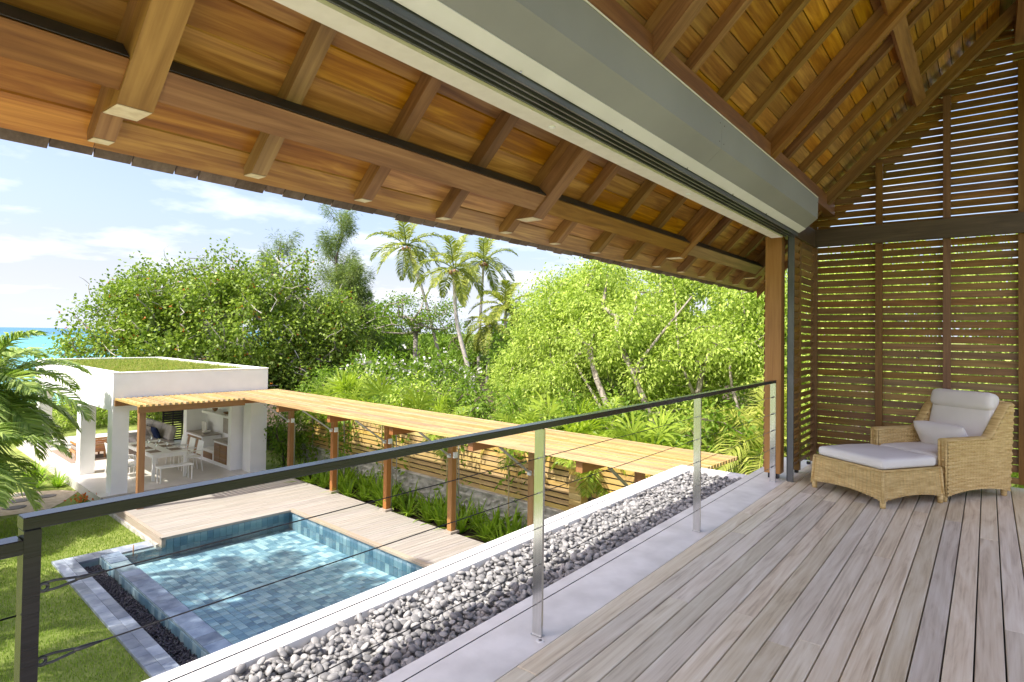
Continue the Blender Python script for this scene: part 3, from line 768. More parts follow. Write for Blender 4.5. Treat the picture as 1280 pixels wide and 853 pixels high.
# ------------------------------------------------------------------ railing
def railing():
    yr = 1.775
    p = thing('cable_railing', (3.5, yr, 0), 'steel balcony railing with flat posts, dark handrail and thin cables', 'railing')
    posts = (0.44, 2.50, 4.61, 6.72)
    for i, x in enumerate(posts):
        if i: MB().box(x - 0.008, x + 0.008, yr - 0.028, yr + 0.028, -0.004, 1.028).build('post', 'steel', p)
        MB().box(x - 0.016, x + 0.016, yr - 0.031, yr + 0.031, -0.0035, 0.0015).build('base_plate', 'galvanised', p)
    MB().cham(posts[0] - 0.028, posts[-1] + 0.03, yr - 0.0245, yr + 0.0245, 1.029, 1.059, 0.002).build('handrail', 'dark_steel', p)
    MB().cham(-2.4, posts[0] - 0.027, yr - 0.026, yr + 0.026, 0.975, 1.009, 0.002).build('handrail', 'dark_steel', p)
    MB().cham(posts[0] - 0.026, posts[0] + 0.008, yr - 0.0235, yr + 0.0235, -0.004, 1.0285, 0.002).build('post', 'dark_steel', p)
    for z in (0.155, 0.345, 0.53, 0.705, 0.88):
        c = MB(); c.tube([(posts[0] + .13, yr, z), (posts[-1] - .05, yr, z)], 0.0022, 6)
        c.build('cable', 'cable', p, True)
        MB().tube([(-2.4, yr, z - .05), (posts[0] - .03, yr, z - .05)], 0.0022, 6).build('cable', 'cable', p, True)
        # fork terminal at the near end: eye, two prongs, swage
        e = MB()
        ring = [(posts[0] + 0.02 + 0.009 * math.cos(a), yr, z + 0.009 * math.sin(a)) for a in np.linspace(0, 2 * math.pi, 13)]
        e.tube(ring, 0.0042, 6)
        for s in (-1, 1):
            e.tube([(posts[0] + 0.018, yr, z + s * 0.010), (posts[0] + 0.045, yr, z + s * 0.010), (posts[0] + 0.085, yr, z + s * 0.004), (posts[0] + 0.095, yr, z)], 0.0034, 6)
        e.tube([(posts[0] + 0.085, yr, z), (posts[0] + 0.10, yr, z), (posts[0] + 0.125, yr, z), (posts[0] + 0.145, yr, z)], [0.005, 0.0058, 0.005, 0.003], 8)
        e.build('cable_terminal', 'galvanised_dark', p, True)
        for x in posts[1:3]:
            MB().tube([(x - .012, yr, z), (x + .012, yr, z)], 0.0045, 8).build('grommet', 'steel', p, True)
        e = MB(); e.tube([(posts[-1] - 0.07, yr, z), (posts[-1] - 0.055, yr, z), (posts[-1] - 0.02, yr, z), (posts[-1] - 0.008, yr, z)], [0.003, 0.006, 0.006, 0.009], 8)
        e.build('cable_terminal', 'galvanised_dark', p, True)
    MB().lathe([(0.021, -0.0035), (0.021, 0.0), (0.008, 0.0005), (0.006, -0.002)], 2.46, 1.73, 18).build('bolt_cap', 'white_metal', p)
    MB().lathe([(0.0085, -0.003), (0.0085, 0.0022), (0.004, 0.0024)], 2.46, 1.73, 12).build('bolt_head', 'dark_steel', p)
surf('galvanised_dark', (0.07, 0.07, 0.075), (0.12, 0.12, 0.125), 20, rough=0.35, metallic=0.9)
railing()

# ------------------------------------------------------------------ wicker armchair and footstool
def wicker_panel(mb, fn, ns, nt, nrm, pitch_s=0.040, amp=0.0095):
    """fn(s,t)->point on the panel, woven in relief along the normal; s runs along, t upwards (0..1)"""
    nrm = Vector(nrm).normalized()
    p00, p10, p01 = Vector(fn(0, 0.5)), Vector(fn(1, 0.5)), Vector(fn(0.5, 1))
    ls = (p10 - p00).length; lt = (p01 - Vector(fn(0.5, 0))).length
    ks = max(1, round(ls / pitch_s)); kt = max(1, round(lt / 0.011))
    P = []
    for j in range(nt + 1):
        t = j / nt; row = []
        for i in range(ns + 1):
            s = i / ns
            a = math.cos(s * ks * 2 * math.pi); b = math.cos(t * kt * math.pi * 2)
            d = amp * (0.55 * a + 0.45 * a * b + 0.35 * b)
            row.append(Vector(fn(s, t)) + nrm * d)
        P.append(row)
    mb.grid(P)

def arm_chair():
    O = Vector((6.31, 0.735, 0)); ang = math.atan2(-0.38, 0.57)
    F = Matrix.Translation(O) @ Matrix.Rotation(ang, 4, 'Z')     # x = q (towards the chair back), y = p (width)
    W = 0.77
    # ---- footstool
    ot = thing('footstool', (0.35, W / 2, 0), 'square wicker footstool with pale cushion in front of the armchair', 'footstool', frame=F)
    D = 0.70
    def arch(s): return 0.055 + 0.045 * math.sin(math.pi * s) ** 0.7
    fl = 0.018
    m = MB()
    H = 0.325
    def flare(t): return fl * (1 - t)
    wicker_panel(m, lambda s, t: (-flare(t), s * W + (s - .5) * 2 * flare(t), arch(s) + t * (H - arch(s))), 110, 40, (-1, 0, 0))
    wicker_panel(m, lambda s, t: (D + flare(t), W - s * W - (s - .5) * 2 * flare(t), arch(s) + t * (H - arch(s))), 60, 20, (1, 0, 0))
    wicker_panel(m, lambda s, t: (D - s * D - (s - .5) * 2 * flare(t), -flare(t), arch(s) + t * (H - arch(s))), 104, 40, (0, -1, 0))
    wicker_panel(m, lambda s, t: (s * D + (s - .5) * 2 * flare(t), W + flare(t), arch(s) + t * (H - arch(s))), 60, 20, (0, 1, 0))
    m.build('woven_body', 'wicker', ot, True)
    r = MB()
    r.tube([(0, 0, H), (D, 0, H), (D, W, H), (0, W, H), (0, 0, H)], 0.012, 8)
    for (x, y) in ((-fl * .5, -fl * .5), (D + fl * .5, -fl * .5), (D + fl * .5, W + fl * .5), (-fl * .5, W + fl * .5)):
        r.tube([(x + (-.01 if x < .3 else .01), y + (-.01 if y < .3 else .01), 0.05), (x * .2 + (D * .8 if x > .3 else 0), y * .2 + (W * .8 if y > .3 else 0), H)], 0.013, 8)
    r.build('frame_rim', 'wicker', ot, True)
    MB().box(0.005, D - .005, .005, W - .005, H - .03, H - .006).build('top_panel', 'wicker', ot)
    for (x, y) in ((0, 0), (D, 0), (D, W), (0, W)):
        MB().lathe([(0.020, 0.001), (0.024, 0.012), (0.026, 0.09)], x, y, 12).build('leg', 'wicker', ot, True)
    moved(rounded(D - .03, W - .03, 0.095, 0.035, 14, 0.012, 0.002, 3), Matrix.Translation((D / 2, W / 2, H + 0.052))).build('cushion', 'cushion_fabric', ot, True)
    # ---- chair
    ch = thing('wicker_armchair', (1.2, W / 2, 0), 'wicker armchair with high pale back cushion by the slat wall', 'armchair', frame=F)
    q0, q1 = 0.765, 1.60
    T = 0.085; HA = 0.565; HB = 0.885
    def top(q):
        if q < 1.30: return HA
        return HA + (HB - HA) * min(1, (q - 1.30) / 0.24)
    for side, y0 in ((0, -0.02), (1, W + 0.02 - T)):
        m = MB()
        ar = lambda s: 0.05 + 0.05 * math.sin(math.pi * s) ** 0.7
        def sidef(y, rev):
            def g(s, t):
                s2 = 1 - s if rev else s
                q = q0 + s2 * (q1 - q0); qq = q + 0.055 * t * s2
                return (qq, y, ar(s2) + t * (top(q) - ar(s2)))
            return g
        wicker_panel(m, sidef(y0, True), 124, 56, (0, -1, 0))
        wicker_panel(m, sidef(y0 + T, False), 70, 30, (0, 1, 0))
        wicker_panel(m, lambda s, t: (q0, y0 + s * T, 0.05 + t * (HA - 0.05)), 14, 56, (-1, 0, 0))
        wicker_panel(m, lambda s, t: (q1 + 0.055 * t, y0 + T - s * T, 0.05 + t * (HB - 0.05)), 14, 56, (1, 0, 0))
        # top roll following the arm and rising to the back
        pts = [(q0 + k / 24 * (q1 - q0) * 1.06, top(min(q1, q0 + k / 24 * (q1 - q0)))) for k in range(25)]
        rows = []
        for k in range(9):
            a = math.pi * k / 8
            rows.append([(q0 - .004, y0 + T / 2, HA - .01)] + [(q - (.004 if k2 == 0 else 0), y0 + T / 2 - (T / 2 + .006) * math.cos(a), z + 0.026 * math.sin(a) - .002) for k2, (q, z) in enumerate(pts)])
        m.grid(rows)
        m.build('arm', 'wicker', ch, True)
        for q in (q0 + .02, q1 - .02):
            MB().lathe([(0.021, 0.001), (0.025, 0.012), (0.027, 0.10)], q, y0 + T / 2, 12).build('leg', 'wicker', ch, True)
        e = MB(); e.tube([(q0 - .003, y0 + .01, 0.05), (q0 - .003, y0 + .01, HA)], 0.012, 8); e.tube([(q0 - .003, y0 + T - .01, 0.05), (q0 - .003, y0 + T - .01, HA)], 0.012, 8)
        e.build('arm_edge', 'wicker', ch, True)
    m = MB()
    yi0, yi1 = -0.02 + T, W + 0.02 - T
    wicker_panel(m, lambda s, t: (1.46 + 0.17 * t, yi1 + (yi0 - yi1) * s, 0.10 + t * (HB - 0.10)), 70, 40, (-1, 0, 0))
    wicker_panel(m, lambda s, t: (1.60 + 0.055 * t, yi0 + (yi1 - yi0) * s, 0.10 + t * (HB - 0.10)), 70, 40, (1, 0, 0))
    m.tube([(1.645, yi0, HB), (1.645, yi1, HB)], 0.03, 10)
    wicker_panel(m, lambda s, t: (q0 + .01, yi0 + (yi1 - yi0) * s, 0.09 + t * 0.23), 60, 24, (-1, 0, 0))
    m.build('back_and_apron', 'wicker', ch, True)
    MB().box(q0 + .02, 1.46, yi0, yi1, 0.28, 0.315).build('seat_panel', 'wicker', ch)
    moved(rounded(0.72, yi1 - yi0 - .01, 0.11, 0.035, 14, 0.015, 0.003, 5), Matrix.Translation((q0 + 0.355, W / 2, 0.37))).build('seat_cushion', 'cushion_fabric', ch, True)
    lean = Matrix.Translation((1.44, W / 2, 0.40)) @ Matrix.Rotation(R(16), 4, 'Y')
    bc = moved(rounded(0.12, yi1 - yi0 - .015, 0.56, 0.045, 14, 0, 0, 6), lean @ Matrix.Translation((0.0, 0, 0.24))).build('back_cushion', 'cushion_fabric', ch, True)
    moved(rounded(0.15, yi1 - yi0 + .0, 0.185, 0.062, 14, 0, 0, 8), lean @ Matrix.Translation((-0.035, 0, 0.505))).build('headrest', 'cushion_fabric', bc, True)
    pl = pillow(0.52, 0.29, 0.19, 4)
    o = moved(pl, Matrix.Translation((1.29, W / 2 + 0.03, 0.525)) @ Matrix.Rotation(R(58), 4, 'Y') @ Matrix.Rotation(R(90), 4, 'Z')).build('throw_pillow', 'cushion_fabric', None, True, F)
    tag(o, 'pale oblong pillow on the seat of the wicker armchair', 'pillow')

def pillow(lx, ly, lz, seed=0, n=18):
    """a stuffed pillow with pinched corners, centred on the origin, lying flat"""
    mb = MB(); rs = random.Random(seed); a, b = rs.uniform(0, 6), rs.uniform(0, 6)
    for sg in (1, -1):
        P = []
        for i in range(n + 1):
            row = []
            for j in range(n + 1):
                u = math.sin((i / n - .5) * math.pi); v = math.sin((j / n - .5) * math.pi)
                pin = 1 - 0.03 * (1 - u * u); pin2 = 1 - 0.03 * (1 - v * v)
                h = max(0, (1 - u ** 4) * (1 - v ** 4)) ** 0.55
                h *= 1 + 0.06 * math.sin(u * 5 + a) * math.sin(v * 4 + b)
                row.append((u * lx / 2 * pin2, v * ly / 2 * pin, sg * h * lz / 2))
            P.append(row if sg > 0 else row[::-1])
        mb.grid(P)
    return mb
arm_chair()

# ------------------------------------------------------------------ pool
ZD = -2.80           # timber deck by the pool
ZW = -2.955          # water
def pool():
    U0, U1, V0, V1, ZB = 3.82, 7.36, 6.6, 13.86, -3.28
    p = thing('swimming_pool', (5.5, 10, ZB), 'blue tiled swimming pool with an overflow edge beside the lawn', 'pool', frame=GM)
    b = MB(); b.box(U0 - .3, U1 + .12, V0 - .12, V1 + .12, ZB - .2, ZB - .012)
    b.box(U1 + .012, U1 + .12, V0, V1 + .12, ZB - .012, ZD - .05); b.box(U0 - .32, U1 + .012, V1 + .012, V1 + .12, ZB - .012, -3.031)
    b.box(4.55, U1 + .012, V1 + .012, V1 + .121, -3.03, ZD - .05)
    b.box(U0 - .32, U0 - .012, V0, V1 + .012, ZB - .012, -2.975); b.box(U0 - .3, U1 + .12, V0 - .12, V0 - .012, ZB - .012, ZD - .05)
    b.build('shell', 'grout', p)
    ts = 0.138
    cells = []
    nu = round((U1 - U0) / ts); nv = int((V1 - V0) / ts)
    su = (U1 - U0) / nu
    me = MB().box(-su / 2 + .003, su / 2 - .003, -ts / 2 + .003, ts / 2 - .003, 0, 0.012).mesh('floor_tile', 'pool_tile')
    rest = MB(); cnt = 0
    for j in range(nv):
        for i in range(nu):
            u = U0 + (i + .5) * su; v = V1 - (j + .5) * ts
            if v > V0 + 1.2 and cnt < 300 and v < 10.9:
                o = link('floor_tile', me, p); o.location = (u, v, ZB - .012); cnt += 1
            else:
                rest.box(u - su / 2 + .003, u + su / 2 - .003, v - ts / 2 + .003, v + ts / 2 - .003, ZB - .012, ZB)
    rest.build('floor_tiles_beyond', 'pool_tile', p)['kind'] = 'stuff'
    # wall tiles (far and right hand walls)
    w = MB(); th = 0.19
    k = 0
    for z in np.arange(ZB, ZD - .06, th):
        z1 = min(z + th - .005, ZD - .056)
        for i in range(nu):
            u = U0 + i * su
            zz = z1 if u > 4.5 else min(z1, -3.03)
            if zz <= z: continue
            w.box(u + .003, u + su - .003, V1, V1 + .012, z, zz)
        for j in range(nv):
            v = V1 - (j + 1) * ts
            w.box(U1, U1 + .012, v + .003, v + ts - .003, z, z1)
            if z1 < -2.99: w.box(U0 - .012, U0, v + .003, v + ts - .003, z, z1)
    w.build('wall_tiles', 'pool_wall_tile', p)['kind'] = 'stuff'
    # overflow wall: top tiles and the face towards the pebble trough, with a notch
    for j in range(23):
        v = 14.02 - j * 0.315
        if j == 3: continue
        MB().cham(U0 - .31, U0 - .002, v - .311, v, -3.0, -2.962 if j != 2 else -2.99, 0.003).build('overflow_tile', 'wet_slate', p)
        for k2 in range(2):
            MB().box(U0 - .335, U0 - .321, v - .155 * (k2 + 1) + .002, v - .155 * k2 - .002, -3.25, -3.002).build('face_tile', 'pool_wall_tile', p)
    for j in range(24):                                      # outer coping, two rows
        v = 14.44 - j * 0.315
        for k2 in range(1, -1, -1):
            dv = 0.12 * k2
            MB().cham(2.80 + .17 * k2, 2.967 + .17 * k2, v - .311 - dv, v - (dv if j else 0), -3.06, -3.008, 0.003).build('coping_tile', 'slate_coping', p)
    for i in range(5):
        u = 3.142 + i * 0.315
        if u > 4.55: break
        MB().cham(u, u + .311, 14.03, 14.44, -3.06, -3.008, 0.003).build('coping_tile', 'slate_coping', p)
    MB().box(3.14, 3.484, 6.6, 14.03, -3.4, -3.20).build('trough_floor', 'grout', p)
    MB().box(3.141, 3.483, 14.031, 14.06, -3.4, -3.061).build('trough_wall', 'grout', p)
    MB().box(3.09, 3.138, 6.6, 14.06, -3.4, -3.061).build('trough_wall', 'grout', p)
    rs = np.random.default_rng(3)
    bm = bmesh.new(); bmesh.ops.create_icosphere(bm, subdivisions=1, radius=1)
    V = np.array([v.co[:] for v in bm.verts]); F = np.array([[v.index for v in f.verts] for f in bm.faces]); bm.free()
    n = 5200
    pos = np.column_stack([rs.uniform(3.155, 3.475, n), rs.uniform(7.6, 14.02, n), -3.175 + rs.uniform(-.02, .045, n)])
    sc = np.column_stack([rs.uniform(.018, .032, n), rs.uniform(.012, .022, n), rs.uniform(.008, .014, n)])
    th_ = rs.uniform(0, 6.28, n)
    PV = V[None] * sc[:, None]
    x = PV[..., 0] * np.cos(th_)[:, None] - PV[..., 1] * np.sin(th_)[:, None]; y = PV[..., 0] * np.sin(th_)[:, None] + PV[..., 1] * np.cos(th_)[:, None]
    z = PV[..., 2] + x * rs.normal(0, .5, n)[:, None]
    PV = np.stack([x, y, z], -1) + pos[:, None]
    FF = (F[None] + (np.arange(n) * len(V))[:, None, None]).reshape(-1, 3)
    link('black_pebbles', fast_mesh('black_pebbles', PV.reshape(-1, 3), FF, 'black_pebble', True), p)['kind'] = 'stuff'
    MB().tube([(3.98, 13.7, -3.02), (3.98, 13.7, -2.80)], 0.012, 8).build('spout', 'shell_brown', p, True)
    wm = MB(); wm.grid([[(U0 - .30 + .0 * i, V0, ZW), (U1 - .0005, V0, ZW)], [(U0 - .30, V1 - .0005, ZW), (U1 - .0005, V1 - .0005, ZW)]])
    wm.v = [(U0 - .002, V0, ZW), (U1 - .001, V0, ZW), (U1 - .001, V1 - .001, ZW), (U0 - .002, V1 - .001, ZW)]; wm.f = [(0, 1, 2, 3)]
    o = wm.build('pool_water', 'pool_water', frame=GM); tag(o, kind='structure')
pool()

def pool_deck():
    b = MB(); b.box(4.62, 8.94, 13.99, 18.1, -3.2, ZD - .03); b.box(7.50, 8.94, 4.0, 13.98, -3.2, ZD - .031)
    d = b.build('pool_deck', 'bark_brown', frame=GM); tag(d, kind='structure')
    v = 13.84; rows = 0
    while v < 18.1:                     # boards across the far end, running along u
        cuts = [4.58, 4.58 + random.uniform(1.2, 3.2), 8.95]
        for a, b_ in zip(cuts, cuts[1:]):
            MB().box(a + .001, b_ - .001, v + .003, v + .112, ZD - .028, ZD + random.uniform(-.001, .001)).build('deck_board', 'pool_deck_wood', d)
        v += 0.1155
    v = 13.84 - .1155
    while v > 6.4:                      # short boards along the right side
        MB().box(7.44, 8.95, v + .003, v + .112, ZD - .028, ZD + random.uniform(-.001, .001)).build('deck_board', 'pool_deck_wood', d)
        v -= 0.1155
    for j in range(6):
        MB().cham(7.325, 7.437, 6.4 + j * 1.24, 6.4 + j * 1.24 + 1.237, ZD - .05, ZD + .004, .003).build('edge_board', 'pool_edge_wood', d)
    for i in range(3):
        MB().cham(4.5 + i * .94, 4.5 + i * .94 + .937, 13.73, 13.838, ZD - .05, ZD + .004, .003).build('edge_board', 'pool_deck_wood', d)
    MB().box(4.50, 4.577, 13.73, 18.1, ZD - .20, ZD + .002).build('edge_board', 'pool_edge_wood', d)
    MB().box(4.45, 4.498, 13.9, 18.1, -3.05, ZD - .16).build('step_riser', 'rough_wall', d)
wood('pool_edge_wood', [(0.2, (0.24, 0.195, 0.14)), (0.5, (0.31, 0.26, 0.195)), (0.8, (0.38, 0.325, 0.25))], 'Y', rough=0.8, rnd=0.08, spec=0.2)
pool_deck()

# ------------------------------------------------------------------ pergola, fence
PV_POSTS = (16.95, 14.61, 12.22, 9.90, 7.62, 5.3)
def pergola():
    zt = -0.30
    p = thing('timber_pergola', (8.9, 10, ZD), 'long honey coloured timber slat pergola on square posts beside the pool', 'pergola', frame=GM)
    u = 4.76; k = 0
    while u < 7.28:                                            # short slats in front of the pavilion
        MB().box(u, u + .062, 16.18, 18.17, zt - .05, zt).build('slat', 'pergola_wood', p); u += 0.128
    u = 7.30
    while u < 9.16:
        cuts = [3.62, 3.62 + random.uniform(2.5, 5.5), 3.62 + random.uniform(8, 11), 18.17]
        for a, b in zip(cuts, cuts[1:]):
            z_ = zt + random.uniform(-.003, .003)
            MB().box(u, u + .058, a + .001, b - .001, z_ - .05, z_).build('slat', 'pergola_wood', p)
        u += 0.0985
    MB().box(4.74, 7.28, 16.22, 16.29, zt - .20, zt - .052).build('beam', 'pergola_beam_wood', p)
    MB().box(4.74, 7.28, 18.05, 18.12, zt - .20, zt - .052).build('beam', 'pergola_beam_wood', p)
    MB().box(4.79, 4.93, 16.30, 16.44, ZD, zt - .053).build('post', 'pergola_post_wood', p)
    for v in PV_POSTS:
        MB().box(7.38, 9.17, v - .06, v + .06, zt - .235, zt - .053).build('beam', 'pergola_beam_wood', p)
        MB().box(8.86, 8.99, v - .061 - .13, v - .061, ZD + .05, zt - .06).build('post', 'pergola_post_wood', p)
        MB().box(9.0, 9.05, v - .15, v - .10, ZD - .2, zt - .9).build('post_stiffener', 'galvanised', p)
        MB().box(8.80, 9.05, v - .25, v + .0, ZD + .001, ZD + .05).build('post_foot', 'counter_stone', p)
        b = MB()
        for dv in (-.155, -.105):
            b.tube([(8.86, v + dv, zt - .85), (8.0, v + dv, zt - .24)], 0.014, 6)
        b.build('steel_brace', 'galvanised', p)
        l = MB(); l.box(8.80, 8.859, v - .16, v - .09, zt - .87, zt - .79); l.build('spot_lamp', 'lamp_glass', p)
        l = MB(); l.box(8.88, 8.97, v - .245, v - .192, zt - .88, zt - .76); l.build('spot_lamp', 'lamp_glass', p)
pergola()

def fence():
    p = thing('timber_slat_fence', (10.2, 11, -1.95), 'pale timber slat fence on the rough garden wall behind the pergola', 'fence', frame=GM)
    cutsall = [7.42, 10.2, 12.9, 15.6, 18.4]
    for k in range(12):
        z = -2.16 + k * 0.12
        for a, b in zip(cutsall, cutsall[1:]):
            MB().box(10.20, 10.222, a + .001, b - .001, z, z + .088).build('slat', 'fence_wood', p)
        MB().box(10.34, 10.362, 4.7, 7.1, z, z + .088).build('slat', 'fence_wood', p)
        MB().box(9.98, 10.20, 7.10, 7.122, z, z + .114).build('slat', 'fence_wood', p)
        MB().box(9.958, 9.98, 7.10, 7.40, z, z + .114).build('slat', 'fence_wood', p)
    for v in (7.46, 9.0, 10.2, 11.6, 12.9, 14.3, 15.6, 17.0):
        MB().box(10.223, 10.29, v - .035, v + .035, -2.19, -.74).build('post', 'fence_wood', p)
    for v in (4.8, 5.8, 6.9):
        MB().box(10.363, 10.42, v - .035, v + .035, -2.19, -.74).build('post', 'fence_wood', p)
    MB().box(10.42, 10.44, 4.7, 18.4, -2.19, -.74).build('backing', 'bark_brown', p)
    w = thing('garden_wall', (10.4, 11, -3.05), 'rough grey rubble wall at the foot of the slat fence', 'wall', frame=GM)
    # uneven face in relief
    rs = np.random.default_rng(2); m = MB()
    nv_, nz_ = 150, 14
    P = []
    for j in range(nz_ + 1):
        row = []
        for i in range(nv_ + 1):
            row.append((10.13 + rs.normal(0, .014), 4.6 + i * 13.8 / nv_ + rs.normal(0, .012), -3.05 + j * .86 / nz_ + (rs.normal(0, .01) if 0 < j < nz_ else 0)))
        P.append(row)
    m.grid(P); m.f = [tuple(reversed(f)) for f in m.f]
    m.build('rubble_face', 'rough_wall', w)
    MB().box(10.10, 10.55, 4.6, 18.4, -2.20, -2.165).build('capping', 'rough_wall', w)
fence()

# ------------------------------------------------------------------ garden pavilion
def pavilion():
    U0, U1, V0, V1 = 4.73, 8.86, 18.2, 27.7
    p = thing('garden_pavilion', (6.8, 22.9, ZD), 'white flat roofed open pavilion with a grass roof beyond the pool', 'pavilion', frame=GM)
    MB().box(U0 - .25, U1 + .05, 18.11, V1 + 1.5, -3.2, ZD - .001).build('floor', 'pavilion_floor', p)
    t = 0.2
    MB().box(U0, U1, V0, V0 + t, -.65, .335).build('fascia', 'white_paint', p)
    MB().box(U0, U0 + t, V0 + t + .001, V1, -.65, .333).build('fascia', 'white_paint', p)
    MB().box(U1 - t, U1, V0 + t + .001, V1, -.65, .333).build('fascia', 'white_paint', p)
    MB().box(U0 + t, U1 - t, V1 - t, V1 - .001, -.65, .335).build('fascia', 'white_paint', p)
    MB().cham(U0 - .015, U1 + .015, V0 - .015, V0 + t + .01, .336, .362, .004).build('coping', 'white_paint', p)
    MB().cham(U0 - .013, U0 + t + .01, V0 + t + .011, V1 + .012, .334, .36, .004).build('coping', 'white_paint', p)
    MB().cham(U1 - t - .01, U1 + .013, V0 + t + .011, V1 + .012, .334, .36, .004).build('coping', 'white_paint', p)
    MB().cham(U0 + t + .011, U1 - t - .011, V1 - t - .01, V1 + .012, .334, .36, .004).build('coping', 'white_paint', p)
    MB().box(U0 + t, U1 - t, V0 + t, V1 - t, -.60, -.42).build('ceiling', 'white_paint', p)
    MB().box(U0 + t + .001, U1 - t - .001, V0 + t + .001, V1 - t - .001, -.419, .23).build('roof_soil', 'lawn_soil', p)
    for (u, v) in ((U0, V0 + .002), (U0, 21.3), (U0, 26.9), (7.2, 27.0)):
        MB().box(u + .002, u + .38, v, v + .42, ZD - .15, -.652).build('column', 'white_paint', p)
    MB().box(8.36, U1 - .002, V0 + .002, 18.72, ZD - .15, -.652).build('column', 'white_paint', p)
    MB().box(8.72, U1 - .003, 18.722, 24.0, ZD, -.652).build('back_wall', 'white_paint', p)
    # kitchen niche
    k = 8.06
    MB().box(k, 8.72, 18.88, 19.10, ZD, -.653).build('niche_panel', 'white_paint', p)
    MB().box(k, 8.72, 22.45, 22.75, ZD, -.653).build('niche_panel', 'white_paint', p)
    MB().box(k, 8.719, 19.101, 22.449, -.85, -.653).build('lintel', 'white_paint', p)
    MB().box(k + .1, 8.719, 19.101, 21.4, -1.27, -1.20).build('shelf', 'white_paint', p)
    MB().box(8.69, 8.719, 19.101, 21.0, -1.95, -1.272).build('splashback', 'counter_stone', p)
    for (a, b, z) in ((19.101, 20.2, -2.0), (20.201, 21.1, -2.38), (21.101, 22.449, -2.0)):
        c = MB().box(k + .02, 8.689, a, b, ZD, z - .04).build('counter', 'white_paint', p)
        MB().box(k, 8.688, a + .001, b - .001, z - .039, z).build('counter_top', 'counter_stone' if z > -2.2 else 'white_paint', c)
        nd = 2 if b - a > 1 else 1
        for d in range(nd):
            va = a + .09 + d * (b - a - .14) / nd; vb = va + (b - a - .2) / nd
            dr = MB().box(k + .004, k + .021, va, vb, ZD + .12, z - .10).build('cabinet_door', 'cabinet_wood', c)
            zz = ZD + .14
            while zz < z - .14:
                MB().prism([(k + .003, zz), (k - .012, zz), (k - .002, zz + .045), (k + .003, zz + .045)], va + .02, vb - .02, 'Y').build('slat', 'cabinet_wood', dr)
                zz += .055
    # grass on the roof
    n = 26000
    grass_field('roof_grass', n, (U0 + t + .03, U1 - t - .03), (V0 + t + .03, V1 - t - .03), 0.23, (.05, .14), 'grass_dry', p, width=.009)
    grass_field('roof_grass', 9000, (U0 + t + .03, U1 - t - .03), (V0 + t + .03, V1 - t - .03), 0.23, (.06, .17), 'grass_blade', p, seed=8, width=.009)

def grass_field(name, n, ur, vr, z, hr, mat, parent=None, frame=None, seed=1, width=.006, hole=None):
    rs = np.random.default_rng(seed)
    pos = np.column_stack([rs.uniform(*ur, n), rs.uniform(*vr, n), np.full(n, z)])
    if hole is not None: pos = pos[~hole(pos[:, 0], pos[:, 1])]
    n = len(pos)
    h = rs.uniform(*hr, n); a = rs.uniform(0, 6.28, n); le = rs.normal(0, .55, n)
    d = np.column_stack([np.cos(a), np.sin(a), np.zeros(n)]); s = np.column_stack([-np.sin(a), np.cos(a), np.zeros(n)])
    w = rs.uniform(.6, 1.3, n)[:, None] * width
    tip = pos + d * (h * le)[:, None] * .8 + np.array([0, 0, 1]) * h[:, None]
    mid = pos + d * (h * le)[:, None] * .25 + np.array([0, 0, .55]) * h[:, None]
    V = np.stack([pos - s * w, mid - s * w * .8, tip, mid + s * w * .8, pos + s * w], 1).reshape(-1, 3)
    F = np.arange(n * 5).reshape(n, 5)
    o = link(name, fast_mesh(name, V, F, mat), parent, frame); o['kind'] = 'stuff'
    return o
pavilion()

